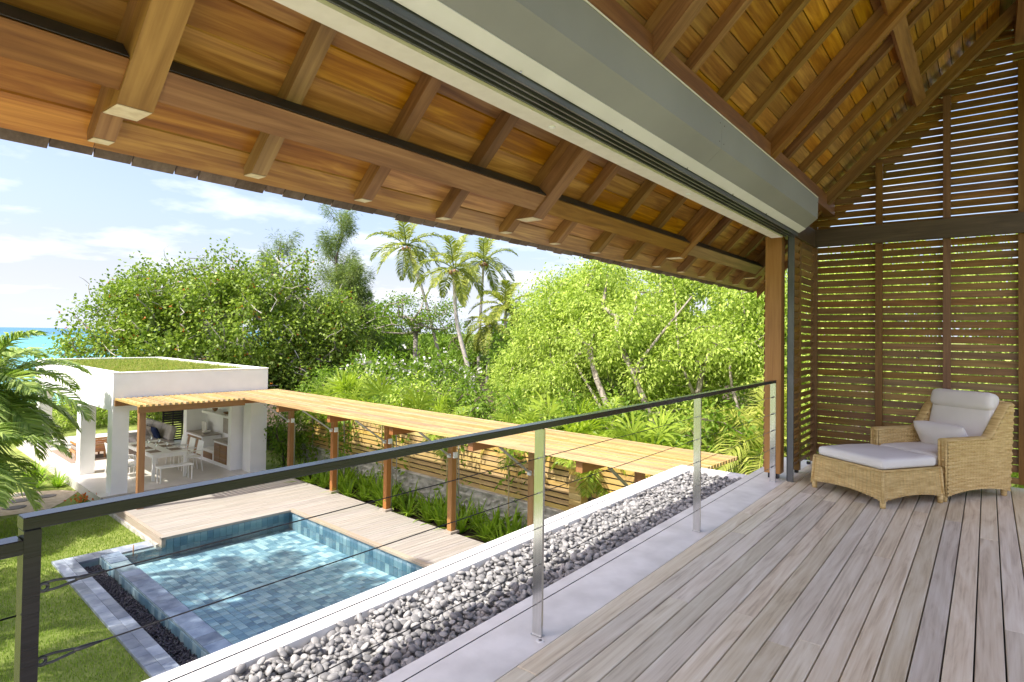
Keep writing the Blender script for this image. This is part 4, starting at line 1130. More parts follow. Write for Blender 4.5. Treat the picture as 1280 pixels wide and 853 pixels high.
def furnish():
    z = ZD
    t = thing('dining_table', (6.4, 20.2, z), 'long white dining table laid with placemats inside the pavilion', 'table', frame=GM)
    MB().cham(5.93, 6.87, 19.0, 21.5, z + .72, z + .755, .004).build('table_top', 'white_metal', t)
    MB().box(5.97, 6.83, 19.05, 21.45, z + .63, z + .719).build('apron', 'white_metal', t)
    for u in (5.95, 6.78):
        for v in (19.02, 21.41):
            MB().box(u, u + .07, v, v + .07, z, z + .719).build('leg', 'white_metal', t)
    def chair(u, v, rot, label):
        Fm = GM @ Matrix.Translation((u, v, z)) @ Matrix.Rotation(rot, 4, 'Z')
        c = thing('dining_chair', (0, 0, 0), label, 'chair', 'white chairs round the dining table', frame=Fm)
        MB().cham(-.22, .22, -.22, .22, .43, .455, .008).build('seat', 'white_metal', c)
        b = MB(); b.quadbox([(-.21, .20, .50), (.21, .20, .50), (.21, .215, .50), (-.21, .215, .50), (-.20, .28, .90), (.20, .28, .90), (.20, .295, .90), (-.20, .295, .90)]); b.build('backrest', 'white_metal', c)
        for s in (-1, 1):
            MB().tube([(s * .20, -.20, .0), (s * .20, -.19, .43)], .014, 6).build('leg', 'white_metal', c)
            MB().tube([(s * .20, .26, .0), (s * .205, .20, .44), (s * .205, .29, .90)], .014, 6).build('leg', 'white_metal', c)
            MB().tube([(s * .225, -.19, .43), (s * .235, -.16, .64), (s * .235, .22, .65)], .013, 6).build('arm', 'white_metal', c)
    for k, v in enumerate((19.62, 20.28, 20.94)):
        chair(7.20, v, R(-90), ('white chair nearest the pool on the kitchen side of the table', 'middle white chair on the kitchen side of the table', 'white chair nearest the sofa on the kitchen side of the table')[k])
        chair(5.60, v, R(90), ('white chair nearest the pool on the garden side of the table', 'middle white chair on the garden side of the table', 'white chair nearest the sofa on the garden side of the table')[k])
    b = thing('bench', (6.4, 18.72, z), 'low white bench at the pool end of the dining table', 'bench', frame=GM)
    MB().cham(5.98, 6.88, 18.56, 18.86, z + .41, z + .45, .006).build('seat', 'white_metal', b)
    for u in (6.02, 6.84):
        for v in (18.58, 18.84):
            MB().tube([(u, v, z), (u, v, z + .41)], .017, 6).build('leg', 'white_metal', b)
    i = 0
    for v in (19.5, 20.2, 20.9):
        for u in (6.12, 6.68):
            o = MB().cham(u - .15, u + .15, v - .2, v + .2, z + .7555, z + .761, .001).build('placemat', 'placemat', frame=GM)
            tag(o, 'brown woven placemat on the white dining table', 'placemat', 'placemats on the dining table')
            o = MB().lathe([(.03, z + .7615), (.033, z + .764), (.006, z + .768), (.006, z + .85), (.03, z + .89), (.034, z + .93), (.028, z + .97)], u + (.13 if u < 6.4 else -.13), v + .24, 12).build('wine_glass', 'clear_glass', None, True, GM)
            tag(o, 'clear stemmed glass standing beside a placemat on the dining table', 'glass', 'glasses on the dining table')
    # sofa with its back to the kitchen side
    s = thing('sofa', (7.6, 24.3, z), 'long grey upholstered sofa at the back of the pavilion', 'sofa', frame=GM)
    MB().cham(6.95, 7.95, 23.0, 25.9, z + .05, z + .25, .01).build('base', 'sofa_fabric', s)
    for k in range(3):
        moved(rounded(.95, .93, .17, .05, 8, .02), Matrix.Translation((7.42, 23.5 + k * .95, z + .335))).build('seat_cushion', 'sofa_fabric', s, True)
        moved(rounded(.2, .93, .5, .07, 8), Matrix.Translation((7.83, 23.5 + k * .95, z + .66)) @ Matrix.Rotation(R(14), 4, 'Y')).build('back_cushion', 'sofa_fabric', s, True)
    for (v, mat, lab, ry) in ((23.75, 'navy_fabric', 'dark navy square pillow nearest the table on the sofa', 20), (24.15, 'taupe_fabric', 'taupe pillow beside the nearest navy pillow on the sofa', 28), (24.75, 'taupe_fabric', 'taupe pillow in the middle of the sofa', 15), (25.2, 'navy_fabric', 'dark navy pillow at the far end of the sofa', 22)):
        o = moved(pillow(.44, .44, .17, int(v * 10)), Matrix.Translation((7.5, v, z + .64)) @ Matrix.Rotation(R(90 - ry), 4, 'Y')).build('sofa_pillow', mat, None, True, GM)
        tag(o, lab, 'pillow')
    l = thing('lattice_screen', (8.34, 24.6, z), 'black lattice screen behind the sofa in the pavilion', 'screen', frame=GM)
    for k in range(22):
        MB().box(7.98, 8.7, 24.6, 24.62, z + .15 + k * .088, z + .205 + k * .088).build('slat', 'dark_lattice', l)
    for u in (8.01, 8.34, 8.67):
        MB().box(u - .025, u + .025, 24.575, 24.598, z, z + 2.1).build('upright', 'dark_lattice', l)
    w = thing('lounge_chair', (5.5, 23.9, z), 'low wooden slatted lounge chair near the pavilion column', 'chair', frame=GM)
    for k in range(6):
        MB().quadbox([(5.15, 23.58 - k * .03, z + .28 + k * .075), (5.95, 23.58 - k * .03, z + .28 + k * .075), (5.95, 23.60 - k * .03, z + .28 + k * .075), (5.15, 23.60 - k * .03, z + .28 + k * .075),
                      (5.15, 23.555 - k * .03, z + .345 + k * .075), (5.95, 23.555 - k * .03, z + .345 + k * .075), (5.95, 23.575 - k * .03, z + .345 + k * .075), (5.15, 23.575 - k * .03, z + .345 + k * .075)]).build('back_slat', 'post_wood', w)
    MB().cham(5.12, 5.98, 23.62, 24.4, z + .22, z + .30, .006).build('seat', 'post_wood', w)
    moved(rounded(.8, .72, .13, .04, 8, .02), Matrix.Translation((5.55, 24.02, z + .37))).build('cushion', 'taupe_fabric', w, True)
    for u in (5.13, 5.92):
        for v in (23.63, 24.32): MB().box(u, u + .05, v, v + .05, z, z + .22).build('leg', 'post_wood', w)
        MB().box(u, u + .05, 23.5, 24.4, z + .50, z + .54).build('arm', 'post_wood', w)
    o = MB().box(4.95, 7.0, 23.3, 26.2, z, z + .012).build('rug', 'placemat', frame=GM); tag(o, 'brown woven rug under the lounge chair in the pavilion', 'rug')
    d = thing('pendant_lamp', (7.0, 22.6, -.6), 'wide woven pendant lampshade under the pavilion ceiling', 'lamp', frame=GM)
    MB().lathe([(.05, -.88), (.24, -.97), (.40, -1.08), (.42, -1.16), (.40, -1.155), (.22, -.99), (.05, -.90)], 7.0, 22.6, 24).build('shade', 'rattan_lamp', d, True)
    MB().tube([(7.0, 22.6, -.89), (7.0, 22.6, -.602)], .008, 6).build('cord', 'track_black', d)
    shelf = [('shell', 20.9, .09, .10, 'large brown seashell at the far end of the kitchen shelf'), ('bowl', 19.9, .14, .07, 'shallow brown bowl in the middle of the kitchen shelf'), ('bowl', 19.45, .13, .08, 'brown bowl at the pool end of the kitchen shelf')]
    for nm, v, r_, h, lab in shelf:
        o = MB().lathe([(r_ * .4, -1.199), (r_ * .8, -1.199 + h * .4), (r_, -1.199 + h), (r_ * .93, -1.199 + h), (r_ * .6, -1.199 + h * .35)], 8.38, v, 16).build(nm, 'shell_brown', None, True, GM); tag(o, lab, nm)
    o = MB().lathe([(.07, -1.999), (.12, -1.96), (.15, -1.92), (.14, -1.92), (.09, -1.955)], 8.35, 21.5, 16).build('bowl', 'ceramic', None, True, GM); tag(o, 'pale bowl on the far kitchen counter', 'bowl')
    o = MB().cham(8.5, 8.53, 21.9, 22.3, -1.999, -1.68, .004).build('serving_board', 'ceramic', frame=GM); tag(o, 'white board leaning upright on the far kitchen counter', 'board')
    o = MB().lathe([(.05, -1.999), (.10, -1.98), (.13, -1.965), (.12, -1.965), (.06, -1.985)], 8.3, 19.6, 16).build('dish', 'ceramic', None, True, GM); tag(o, 'pale dish on the kitchen counter nearest the pool', 'dish')
def glass():
    m, nt, b, new, ln = new_mat('clear_glass')
    b.inputs['Base Color'].default_value = (.95, .97, .97, 1); b.inputs['Transmission Weight'].default_value = 1; b.inputs['Roughness'].default_value = .02; b.inputs['IOR'].default_value = 1.3
glass()
furnish()

# ------------------------------------------------------------------ plants
def unit(a): return a / np.maximum(np.linalg.norm(a, axis=-1, keepdims=True), 1e-9)

def leaf_geo(pos, d, nrm, Ls, Ws, fold=0.18):
    """one folded diamond leaf per row: base, side, tip, side"""
    d = unit(d); s = unit(np.cross(d, nrm)); nn = np.cross(s, d)
    b = pos; t = pos + d * Ls[:, None]
    mid = pos + d * (Ls * .45)[:, None] + nn * (Ws * fold)[:, None]
    l = mid - s * Ws[:, None] / 2; r = mid + s * Ws[:, None] / 2
    V = np.stack([b, l, t, r], 1).reshape(-1, 3)
    return V, np.arange(len(V)).reshape(-1, 4)

def in_ellipsoids(rs, ells, n, shell=0.0):
    out = []
    vol = np.array([e[3] * e[4] * e[5] for e in ells]); vol = vol / vol.sum()
    which = rs.choice(len(ells), n, p=vol)
    d = unit(rs.normal(size=(n, 3))); r = (shell + (1 - shell) * rs.random(n)) ** (1 / 3)
    E = np.array(ells)[which]
    return E[:, :3] + d * r[:, None] * E[:, 3:6]

def branches(base, pts, r0, start=None, jitter=.12, rs=None, minr=.012):
    """joins every clump centre to the nearest limb already there; thick where many hang on"""
    base = np.array(base, float)
    nodes = [base] if start is None else [np.array(q, float) for q in start]
    parent = [-1] + list(range(len(nodes) - 1))
    top = nodes[-1]
    order = np.argsort(np.linalg.norm(pts - top, axis=1))
    for i in order:
        q = pts[i]; N = np.array(nodes)
        dist = np.linalg.norm(N - q, axis=1) + .35 * np.maximum(0, N[:, 2] - q[2])
        if len(nodes) > 2: dist[0] += 3
        j = int(np.argmin(dist)); a = nodes[j]; L_ = np.linalg.norm(q - a)
        steps = max(1, int(L_ / .7)); prev = j
        for s in range(1, steps + 1):
            f = s / steps; c = a + (q - a) * f
            if s < steps: c = c + rs.normal(0, jitter, 3) * L_ * .35 + np.array([0, 0, .12 * L_ * math.sin(math.pi * f)])
            nodes.append(c); parent.append(prev); prev = len(nodes) - 1
    w = np.zeros(len(nodes)); ch = [0] * len(nodes)
    for i, q in enumerate(parent):
        if q >= 0: ch[q] += 1
    w[[i for i in range(len(nodes)) if ch[i] == 0]] = 1
    for i in range(len(nodes) - 1, 0, -1): w[parent[i]] += w[i]
    rad = np.maximum(minr, r0 * (w / w[0]) ** .5)
    mb = MB()
    for i in range(1, len(nodes)):
        mb.tube([nodes[parent[i]], nodes[i]], [rad[parent[i]] if parent[i] != 0 or i < 3 else rad[i] * 1.3, rad[i]], 6 if rad[i] > .05 else 4, False)
    return mb

def tree(name, label, cat, base, trunk, r0, ells, nclump, per, cr, Ll, Lw, mat, bark, seed=0, droop=0.2, group=None, flat=1.0, shell=.25, extra=None, upb=.5):
    rs = np.random.default_rng(seed)
    p = thing(name, base, label, cat, group)
    C_ = in_ellipsoids(rs, ells, nclump, shell)
    st = [base] + trunk
    branches(base, C_, r0, st, rs=rs).build('trunk', bark, p, True)
    n = nclump * per
    cen = np.repeat(C_, per, 0)
    off = rs.normal(size=(n, 3)) * cr * np.array([1, 1, flat])
    pos = cen + off
    d = unit(off) * .7 + rs.normal(size=(n, 3)) * .6 + np.array([0, 0, -droop * 2])
    nrm = rs.normal(size=(n, 3)) * .7 + np.array([0, 0, upb * 2])
    V, F = leaf_geo(pos, d, nrm, Ll * rs.uniform(.6, 1.25, n), Lw * rs.uniform(.6, 1.25, n))
    link('crown', fast_mesh('crown', V, F, mat), p)
    if extra: extra(p, rs, C_)
    return p

def dots(name, mat, n, size, cr):
    def f(p, rs, C_):
        c = C_[rs.integers(len(C_), size=n)] + rs.normal(size=(n, 3)) * cr
        k = 3
        c = np.repeat(c, k, 0) + rs.normal(size=(n * k, 3)) * size * .3
        V, F = leaf_geo(c, rs.normal(size=c.shape), rs.normal(size=c.shape), np.full(len(c), size), np.full(len(c), size * .8))
        link(name, fast_mesh(name, V, F, mat), p)['kind'] = 'stuff'
    return f

def twigs(n, ln, ells, mat):
    def f(p, rs, C_):
        mb = MB(); q = in_ellipsoids(rs, ells, n, .8)
        for a in q:
            d = unit(rs.normal(size=3)); a = np.array(a)
            pts = [a]
            for k in range(4):
                d = unit(d + rs.normal(size=3) * .5); pts.append(pts[-1] + d * ln / 4)
            mb.tube(pts, [.03, .022, .018, .012, .006], 4, False)
        mb.build('bare_twigs', mat, p)['kind'] = 'stuff'
    return f
def both(*fs):
    def f(p, rs, C_):
        for g in fs: g(p, rs, C_)
    return f

def frond_geo(base, az, el, L_, droop, nl, Ll, Lw, rs, hang=.6, vee=.35, fold=.1):
    """rachis polyline and leaflets of one feather palm frond"""
    d = np.array([math.cos(az) * math.cos(el), math.sin(az) * math.cos(el), math.sin(el)])
    n = 10; pts = [np.array(base, float)]; tang = []
    for i in range(n):
        pts.append(pts[-1] + d * L_ / n); tang.append(d)
        d = unit(d + np.array([0, 0, -droop * (.35 + i / n)]) * (2.2 / n))
    tang.append(d); P = np.array(pts); T = np.array(tang)
    t = np.linspace(.14, .99, nl); idx = t * n; i0 = np.minimum(idx.astype(int), n - 1); f = (idx - i0)[:, None]
    c = P[i0] * (1 - f) + P[i0 + 1] * f; tg = unit(T[i0])
    side = unit(np.cross(tg, [0, 0, 1.0])); upv = np.cross(side, tg)
    prof = np.clip(np.sin(np.pi * (t * .86 + .13)) ** .6, .25, 1)
    V, F, off = [], [], 0
    for s in (-1, 1):
        m = len(c)
        dd = unit(side * s * .95 + tg * (.55 + .5 * t[:, None]) + upv * vee + rs.normal(0, .09, (m, 3)))
        ll = Ll * prof * rs.uniform(.85, 1.1, m)
        a = c; b = a + dd * (ll * .5)[:, None]
        d2 = unit(dd + np.array([0, 0, -hang]) * rs.uniform(.6, 1.3, m)[:, None])
        e = b + d2 * (ll * .5)[:, None]
        wv = unit(np.cross(dd, upv + rs.normal(0, .25, (m, 3)))) * Lw / 2
        quad = np.stack([a - wv * .5, b - wv, e, b + wv, a + wv * .5], 1).reshape(-1, 3)
        V.append(quad); F.append(np.arange(m * 5).reshape(m, 5) + off); off += m * 5
    return pts, np.vstack(V), np.vstack(F)

def palm(name, label, base, path, rad, fronds, mat, bark, seed=0, group=None, L_=2.6, nl=42, Ll=.62, Lw=.045, elr=(-.5, 1.2), droop=1.1, hang=.8, azr=(0, 6.283), cat='palm', vee=.3, nuts=False):
    """feather palm: bent trunk, one crown made of single fronds"""
    rs = np.random.default_rng(seed); p = thing(name, base, label, cat, group)
    pts = [base] + path
    mb = MB(); k = 14; P = []
    from math import pi
    for i in range(k + 1):
        t = i / k * (len(pts) - 1); a = min(int(t), len(pts) - 2); f = t - a
        P.append(Vector(pts[a]).lerp(Vector(pts[a + 1]), f))
    for _ in range(3): P = [P[0]] + [(P[i - 1] + P[i] * 2 + P[i + 1]) / 4 for i in range(1, len(P) - 1)] + [P[-1]]
    mb.tube(P, [rad * (1.45 if i == 0 else 1.0 - .38 * i / k) for i in range(k + 1)], 10); mb.build('trunk', bark, p, True)
    top = np.array(P[-1])
    for i in range(fronds):
        az = azr[0] + (azr[1] - azr[0]) * ((i * .618034) % 1) + rs.normal(0, .12)
        el = elr[1] - (elr[1] - elr[0]) * (i / max(1, fronds - 1)) ** .8 + rs.normal(0, .08)
        fp, V, F = frond_geo(top + np.array([math.cos(az), math.sin(az), 0]) * rad * .6, az, el, L_ * rs.uniform(.8, 1.1), droop * rs.uniform(.8, 1.2), nl, Ll, Lw, rs, hang, vee)
        # rachis and leaflets of a frond are one mesh
        r = MB(); r.tube(fp, [Lw * .55 * (1 - .8 * j / (len(fp) - 1)) for j in range(len(fp))], 4, False)
        off = len(V); VV = np.vstack([V, np.array(r.v)])
        me = bpy.data.meshes.new('frond')
        me.from_pydata(VV.tolist(), [], F.tolist() + [tuple(q + off for q in fc) for fc in r.f]); me.materials.append(M[mat]); me.update()
        link('frond', me, p)
    if nuts:
        for j in range(6):
            a = j * 1.05; c = Vector(top) + Vector((math.cos(a) * .22, math.sin(a) * .22, -.22 - .06 * (j % 2)))
            moved(rounded(.2, .2, .25, .095, 6), Matrix.Translation(c)).build('coconut', 'shell_brown', p, True)
    return p

def strap_clump(n, L_, W_, rs, spread=.8, droop=.9, rise=1.0):
    """rosette of arching strap leaves rooted at the origin"""
    V, F = [], []; off = 0
    for i in range(n):
        az = i * 2.39996 + rs.normal(0, .2); el = rise * rs.uniform(.5, 1.35); ll = L_ * rs.uniform(.6, 1.15)
        d = np.array([math.cos(az) * math.cos(el), math.sin(az) * math.cos(el), math.sin(el)]); s = np.array([-math.sin(az), math.cos(az), 0])
        p = np.array([math.cos(az), math.sin(az), 0]) * .03; k = 5
        for j in range(k + 1):
            w = W_ * (1 - (j / k) ** 2.2) * .5 + .001
            V += [p - s * w, p + s * w]
            p = p + d * ll / k; d = unit(d + np.array([0, 0, -droop]) * (.25 + j / k) * .42)
        for j in range(k): a = off + j * 2; F.append((a, a + 1, a + 3, a + 2))
        off += 2 * (k + 1)
    return np.array(V), np.array(F)

def fan_palm_geo(n, stem, blade, rs):
    """fan leaves: a stalk, then narrow segments spread in a half disc"""
    V, F = [], []
    for i in range(n):
        az = i * 2.4 + rs.normal(0, .3); el = rs.uniform(.25, 1.3); d = np.array([math.cos(az) * math.cos(el), math.sin(az) * math.cos(el), math.sin(el)])
        s = np.array([-math.sin(az), math.cos(az), 0]); hub = d * stem * rs.uniform(.7, 1.15)
        o = len(V); V += [-s * .008, s * .008, hub + s * .006, hub - s * .006]; F.append((o, o + 1, o + 2, o + 3))
        nn = np.cross(d, s)
        for k in range(19):
            a = -1.65 + 3.3 * k / 18
            dd = unit(d * math.cos(a) + s * math.sin(a) + nn * .12 * (-1) ** k + np.array([0, 0, -.1])); ll = blade * (1 - .25 * abs(a) / 1.65) * rs.uniform(.85, 1.05)
            side = unit(np.cross(dd, nn)) * blade * .038
            m = hub + dd * ll * .55; t = hub + dd * ll + np.array([0, 0, -.18 * ll])
            o = len(V); V += [hub, m - side, t, m + side]; F.append((o, o + 1, o + 2, o + 3))
    return np.array(V), np.array(F)

def gw(u, v, z=-3.05):
    q = GM @ Vector((u, v, z)); return (q.x, q.y, q.z)

def planting():
    # spreading tree with orange leaves behind the pavilion
    ells = [(16.3, 32.6, 1.2, 5.4, 5.0, 3.2), (12.4, 35.0, 2.0, 2.3, 2.3, 1.9), (20.2, 30.4, .4, 3.0, 3.2, 3.2), (14.6, 34.0, 3.2, 3.8, 3.4, 1.6), (17.6, 31.3, 3.7, 2.6, 2.6, 1.6), (17.0, 30.2, -1.0, 4.3, 3.0, 2.2), (11.0, 36.6, .6, 1.3, 1.3, .8), (10.6, 36.0, 2.3, 1.0, 1.0, .6), (13.4, 34.8, 4.6, 1.6, 1.6, .5), (18.6, 30.4, 5.2, 1.2, 1.2, .6), (15.8, 32.6, 5.2, 1.5, 1.5, .5), (20.6, 29.0, 3.2, 1.5, 1.5, 1.0)]
    tree('spreading_tree', 'wide round tree with orange tinged leaves behind the white pavilion', 'tree', (16.2, 32.6, -3.1), [(16.4, 32.6, -1.5), (16.2, 32.8, -.2)], .42, ells, 620, 120, .34, .19, .145, 'leaf_sea_grape', 'bark_grey', 1, .15,
         extra=both(dots('orange_leaves', 'leaf_orange', 700, .10, .36), twigs(150, 1.5, ells, 'bark_pale')))
    # casuarinas: tall feathery trees
    def casuarina(name, label, base, h, wid, seed, n=34, per=420, lean=(0, 0), lo=.3):
        # a bent leader with irregular upswept limbs, each carrying tufts of drooping needles
        rs = np.random.default_rng(seed); p = thing(name, base, label, 'tree', 'feathery trees behind the spreading tree')
        b = np.array(base); mb = MB()
        tr = [b + np.array([lean[0] * t, lean[1] * t, h * t]) + rs.normal(0, .22, 3) * t for t in np.linspace(0, 1, 9)]
        mb.tube(tr, [.2 * (1 - .9 * t) + .015 for t in np.linspace(0, 1, 9)], 6)
        pos = []; dr = []
        for i in range(n):
            t = lo + (1 - lo) * (i + rs.uniform(-.4, .4)) / n; t = min(max(t, .05), .995); k = t * 8; a = min(int(k), 7); c = tr[a] + (tr[a + 1] - tr[a]) * (k - a)
            az = rs.uniform(0, 6.28); ln = wid * (1.12 - t) ** .55 * rs.uniform(.35, 1.25)
            d = np.array([math.cos(az), math.sin(az), rs.uniform(.1, .9)]); d = d / np.linalg.norm(d); e = c + d * ln + np.array([0, 0, .25 * ln])
            m_ = c + d * ln * .5
            mb.tube([c, m_, e], [.035, .022, .01], 4, False)
            nt_ = max(2, int(4 * ln / wid) + 2)
            for q_ in range(nt_):
                f = rs.uniform(.35, 1.0); cc = (c * (1 - f) ** 2 + 2 * m_ * f * (1 - f) + e * f * f) + rs.normal(0, .12, 3)
                m2 = per // nt_; q = cc + rs.normal(0, 1, (m2, 3)) * np.array([.20, .20, .26]) * (.6 + .25 * wid / 2)
                pos.append(q); dr.append(unit(q - cc) * .5 + d * .5 + rs.normal(0, .3, (m2, 3)) + np.array([0, 0, -.45]))
        mb.build('trunk', 'bark_brown', p)
        pos = np.vstack(pos); dr = np.vstack(dr); m = len(pos)
        V, F = leaf_geo(pos, dr, rs.normal(size=(m, 3)), rs.uniform(.22, .42, m), np.full(m, .032))
        link('crown', fast_mesh('crown', V, F, 'leaf_casuarina'), p)
    casuarina('casuarina_tree', 'tallest feathery tree, rising above the spreading tree', (27.8, 39.0, -3), 13.4, 3.6, 21, 30, 420, (.3, -.2), .38)
    casuarina('casuarina_tree', 'sparse feathery tree next to the spreading tree', (25.4, 41.6, -3), 10.8, 3.6, 22, 22, 330, (-.5, .2), .45)
    casuarina('casuarina_tree', 'dense bushy feathery tree beside the tallest one', (27.3, 36.3, -3), 8.6, 2.8, 23, 70, 420, (0, 0), .2)
    casuarina('casuarina_tree', 'low dense feathery tree between the spreading tree and the flowering shrub', (23.6, 34.0, -3), 6.2, 2.8, 24, 70, 420, (0, 0), .2)
    # coconut palms
    palm('coconut_palm', 'tall coconut palm with a long leaning trunk, nearest the feathery trees', (28.9, 28.1, -2.6), [(28.4, 28.7, 1), (27.7, 29.4, 4.6), (27.0, 30.2, 7.3)], .13, 15, 'leaf_coconut', 'bark_pale', 31, L_=3.0, nl=38, Ll=.85, Lw=.07, elr=(-.75, 1.25), droop=1.0, nuts=True)
    palm('coconut_palm', 'coconut palm with a pale trunk bent at the foot', (25.6, 22.6, -2.4), [(25.3, 22.9, -.6), (24.7, 23.45, 2.2), (24.65, 23.6, 5.2)], .15, 15, 'leaf_coconut', 'bark_pale', 32, L_=2.7, nl=38, Ll=.75, Lw=.065, elr=(-.75, 1.25), droop=1.0, nuts=True)
    palm('coconut_palm', 'coconut palm with a straight trunk behind the bent one', (33.1, 29.1, -2.6), [(33.1, 29.0, 2), (33.2, 28.8, 6.8)], .14, 14, 'leaf_coconut', 'bark_pale', 33, L_=3.0, nl=38, Ll=.85, Lw=.07, elr=(-.7, 1.25), droop=1.0, nuts=True)
    palm('coconut_palm', 'short bushy coconut palm close to the light green trees', (32.7, 26.3, -2.6), [(32.7, 26.3, 1), (32.7, 26.3, 3.5)], .16, 15, 'leaf_coconut', 'bark_pale', 34, L_=2.7, nl=40, Ll=.8, Lw=.075, elr=(-.5, 1.3), droop=.9)
    palm('coconut_palm', 'low drooping coconut palm under the straight trunked one', (30.4, 25.9, -2.6), [(30.4, 25.9, 0), (30.5, 25.9, 2.2)], .15, 13, 'leaf_coconut', 'bark_pale', 35, L_=2.3, nl=36, Ll=.7, Lw=.075, elr=(-.9, 1.0), droop=1.2)
    # sparse tree with an umbrella crown
    tree('umbrella_tree', 'sparse flat crowned tree beneath the leaning coconut palm', 'tree', (26.3, 28.2, -2.8), [(26.2, 28.3, .4)], .16, [(26.0, 28.4, 3.0, 3.0, 3.0, .9), (25.4, 29.0, 2.0, 2.6, 2.2, .7), (27.2, 27.6, 2.2, 2.0, 2.0, .8)], 110, 40, .34, .17, .10, 'leaf_mid', 'bark_grey', 41, .1, flat=.45)
    # flowering shrubs
    for i, (c, r_, nm) in enumerate((((16.0, 19.0, -.9), 1.9, 'white flowered shrub nearest the pavilion roof'), ((18.3, 18.3, -1.0), 1.8, 'white flowered shrub in front of the bent coconut palm'))):
        tree('frangipani', nm, 'shrub', (c[0], c[1], -2.9), [(c[0], c[1], -2.2)], .09, [(c[0], c[1], c[2], r_, r_, 1.35)], 70, 44, .30, .26, .085, 'leaf_mid', 'bark_grey', 50 + i, .0, extra=dots('blossoms', 'petal_white', 130, .13, .32), shell=.5)
    # light green trees at the right with pale trunks
    T = [((12.9, 6.75, -1.75), [(13.0, 7.15, -.4), (13.1, 7.6, .4), (13.5, 8.1, 1.2), (14.4, 9.2, 1.8)], [(16.2, 10.4, 2.0, 2.0, 1.8, 1.6), (17.2, 11.6, .5, 1.5, 1.5, 1.4), (15.3, 9.2, 2.5, 1.5, 1.5, 1.2), (17.0, 11, -.6, 1.4, 1.7, 1.0), (13.9, 8.7, 1.0, .9, 1.1, 1.2), (13.3, 7.6, 1.6, .7, .8, .7), (13.4, 8.2, -.7, .6, .9, .6)], 'light green weeping tree with a pale forked trunk nearest the coconut palms'),
         ((13.3, 5.75, -1.75), [(13.2, 6.22, -.35), (13.15, 6.65, .65), (13.2, 7.1, 1.41), (13.9, 7.5, 2.0)], [(16.2, 8.2, 2.6, 2.1, 1.9, 1.4), (17.0, 7.4, .9, 1.6, 1.7, 1.5), (17.6, 9.0, .8, 1.9, 2.0, 2.0), (13.6, 6.6, 1.3, .8, .8, 1.1), (14.4, 6.3, -.3, .9, .9, .8)], 'light green weeping tree with a crooked pale trunk between two others'),
         ((13.9, 4.95, -1.8), [(14.0, 5.15, -.8), (14.1, 5.45, 0), (14.4, 5.4, .86), (15.05, 4.95, 1.75), (15.4, 4.87, 2.4)], [(16.6, 5.6, 2.2, 2.1, 2.0, 1.6), (17.0, 4.9, .4, 1.7, 1.8, 1.8), (15.3, 3.6, 1.7, 1.7, 1.9, 1.7), (13.9, 5.0, 1.5, .9, .9, 1.2), (14.6, 4.4, -.5, .8, .8, .7)], 'light green weeping tree standing nearest the timber corner post'),
         ((18.4, 14.2, -2.2), [(18.3, 14.2, -.8)], [(18.9, 13.4, -.2, 1.8, 1.7, 1.3), (19.9, 12.8, .9, 1.7, 1.7, 1.4), (17.9, 12.7, -1.0, 1.6, 1.6, .9)], 'low light green bushy tree behind the fan palms'),
         ((13.4, 1.0, -2.2), [(13.4, 1.0, -.6)], [(13.4, .8, 1.0, 2.2, 2.4, 2.4), (14.2, -2.2, .8, 2.2, 2.4, 2.6), (16, 1.5, 1.6, 2, 2, 2.4)], 'light green tree growing close behind the slat wall')]
    limb = {1: [[(13.15, 6.65, .65), (13.25, 6.3, 1.2), (13.7, 5.9, 1.9), (14.6, 5.8, 2.5)]], 2: [[(13.9, 4.0, -1.7), (14.2, 4.5, 0), (14.4, 4.95, .8), (15.0, 4.6, 1.6), (15.5, 4.4, 2.2)], [(14.1, 5.45, 0), (13.7, 5.7, .8), (13.9, 5.9, 1.7), (14.8, 6.3, 2.4)]],
            0: [[(12.95, 6.9, -1.2), (13.3, 7.6, -.2), (14.0, 8.6, .4), (15.0, 9.6, 1.0)]]}
    def limbs(i):
        def f(p, rs, C_):
            for path in limb.get(i, []):
                P = [Vector(q) for q in path]
                Q = []
                for a, b_ in zip(P, P[1:]): Q += [a, a.lerp(b_, .5)]
                Q.append(P[-1])
                for _ in range(2): Q = [Q[0]] + [(Q[k - 1] + Q[k] * 2 + Q[k + 1]) / 4 for k in range(1, len(Q) - 1)] + [Q[-1]]
                MB().tube(Q, [.045 * (1 - .6 * k / len(Q)) for k in range(len(Q))], 8).build('limb', 'bark_limb', p, True)
        return f
    for i, (b, tr, el, lab) in enumerate(T):
        tree('weeping_tree', lab, 'tree', b, tr, .075, el, 190, 330, .25, .115, .052, 'leaf_light', 'bark_limb', 60 + i, .38, 'light green trees beyond the pergola', flat=.8, shell=.25, upb=.55, extra=limbs(i))
    # darker trees that close the view behind
    for i, (x, y, rr, h) in enumerate(((22, 12, 3.2, 3.4), (25, 17, 3.2, 2.6), (30, 21, 3.4, 2.6), (34, 33, 4, 2.2), (31, 38, 4, 3), (24, 4, 3.4, 4), (22, -3, 3.4, 4), (36, 27, 4, 2.4))):
        tree('background_tree', ('dark leafy tree in the thicket behind the light green trees'), 'tree', (x, y, -3), [(x, y, -1.2)], .2, [(x, y, -.6 + h * .2, rr, rr, h * .75), (x + 1, y + 1.5, -1.2, rr * .8, rr * .8, h * .55)], 120, 60, .5, .24, .10, 'leaf_mid' if i % 2 else 'leaf_dark', 'bark_brown', 80 + i, .2, 'dark trees of the thicket', shell=.4)
    # far-off wood closing the horizon on the landward side
    rw = np.random.default_rng(77); n = 52000
    a = R(38.177) - np.radians(rw.uniform(-30, 22, n) * 1.0); dist = rw.uniform(48, 78, n)
    top = 1.0 + 1.6 * np.sin(a * 23) + 1.1 * np.sin(a * 57 + 1) + .8 * np.sin(dist * .7)
    zz = -3 + rw.random(n) ** .8 * (top + 3)
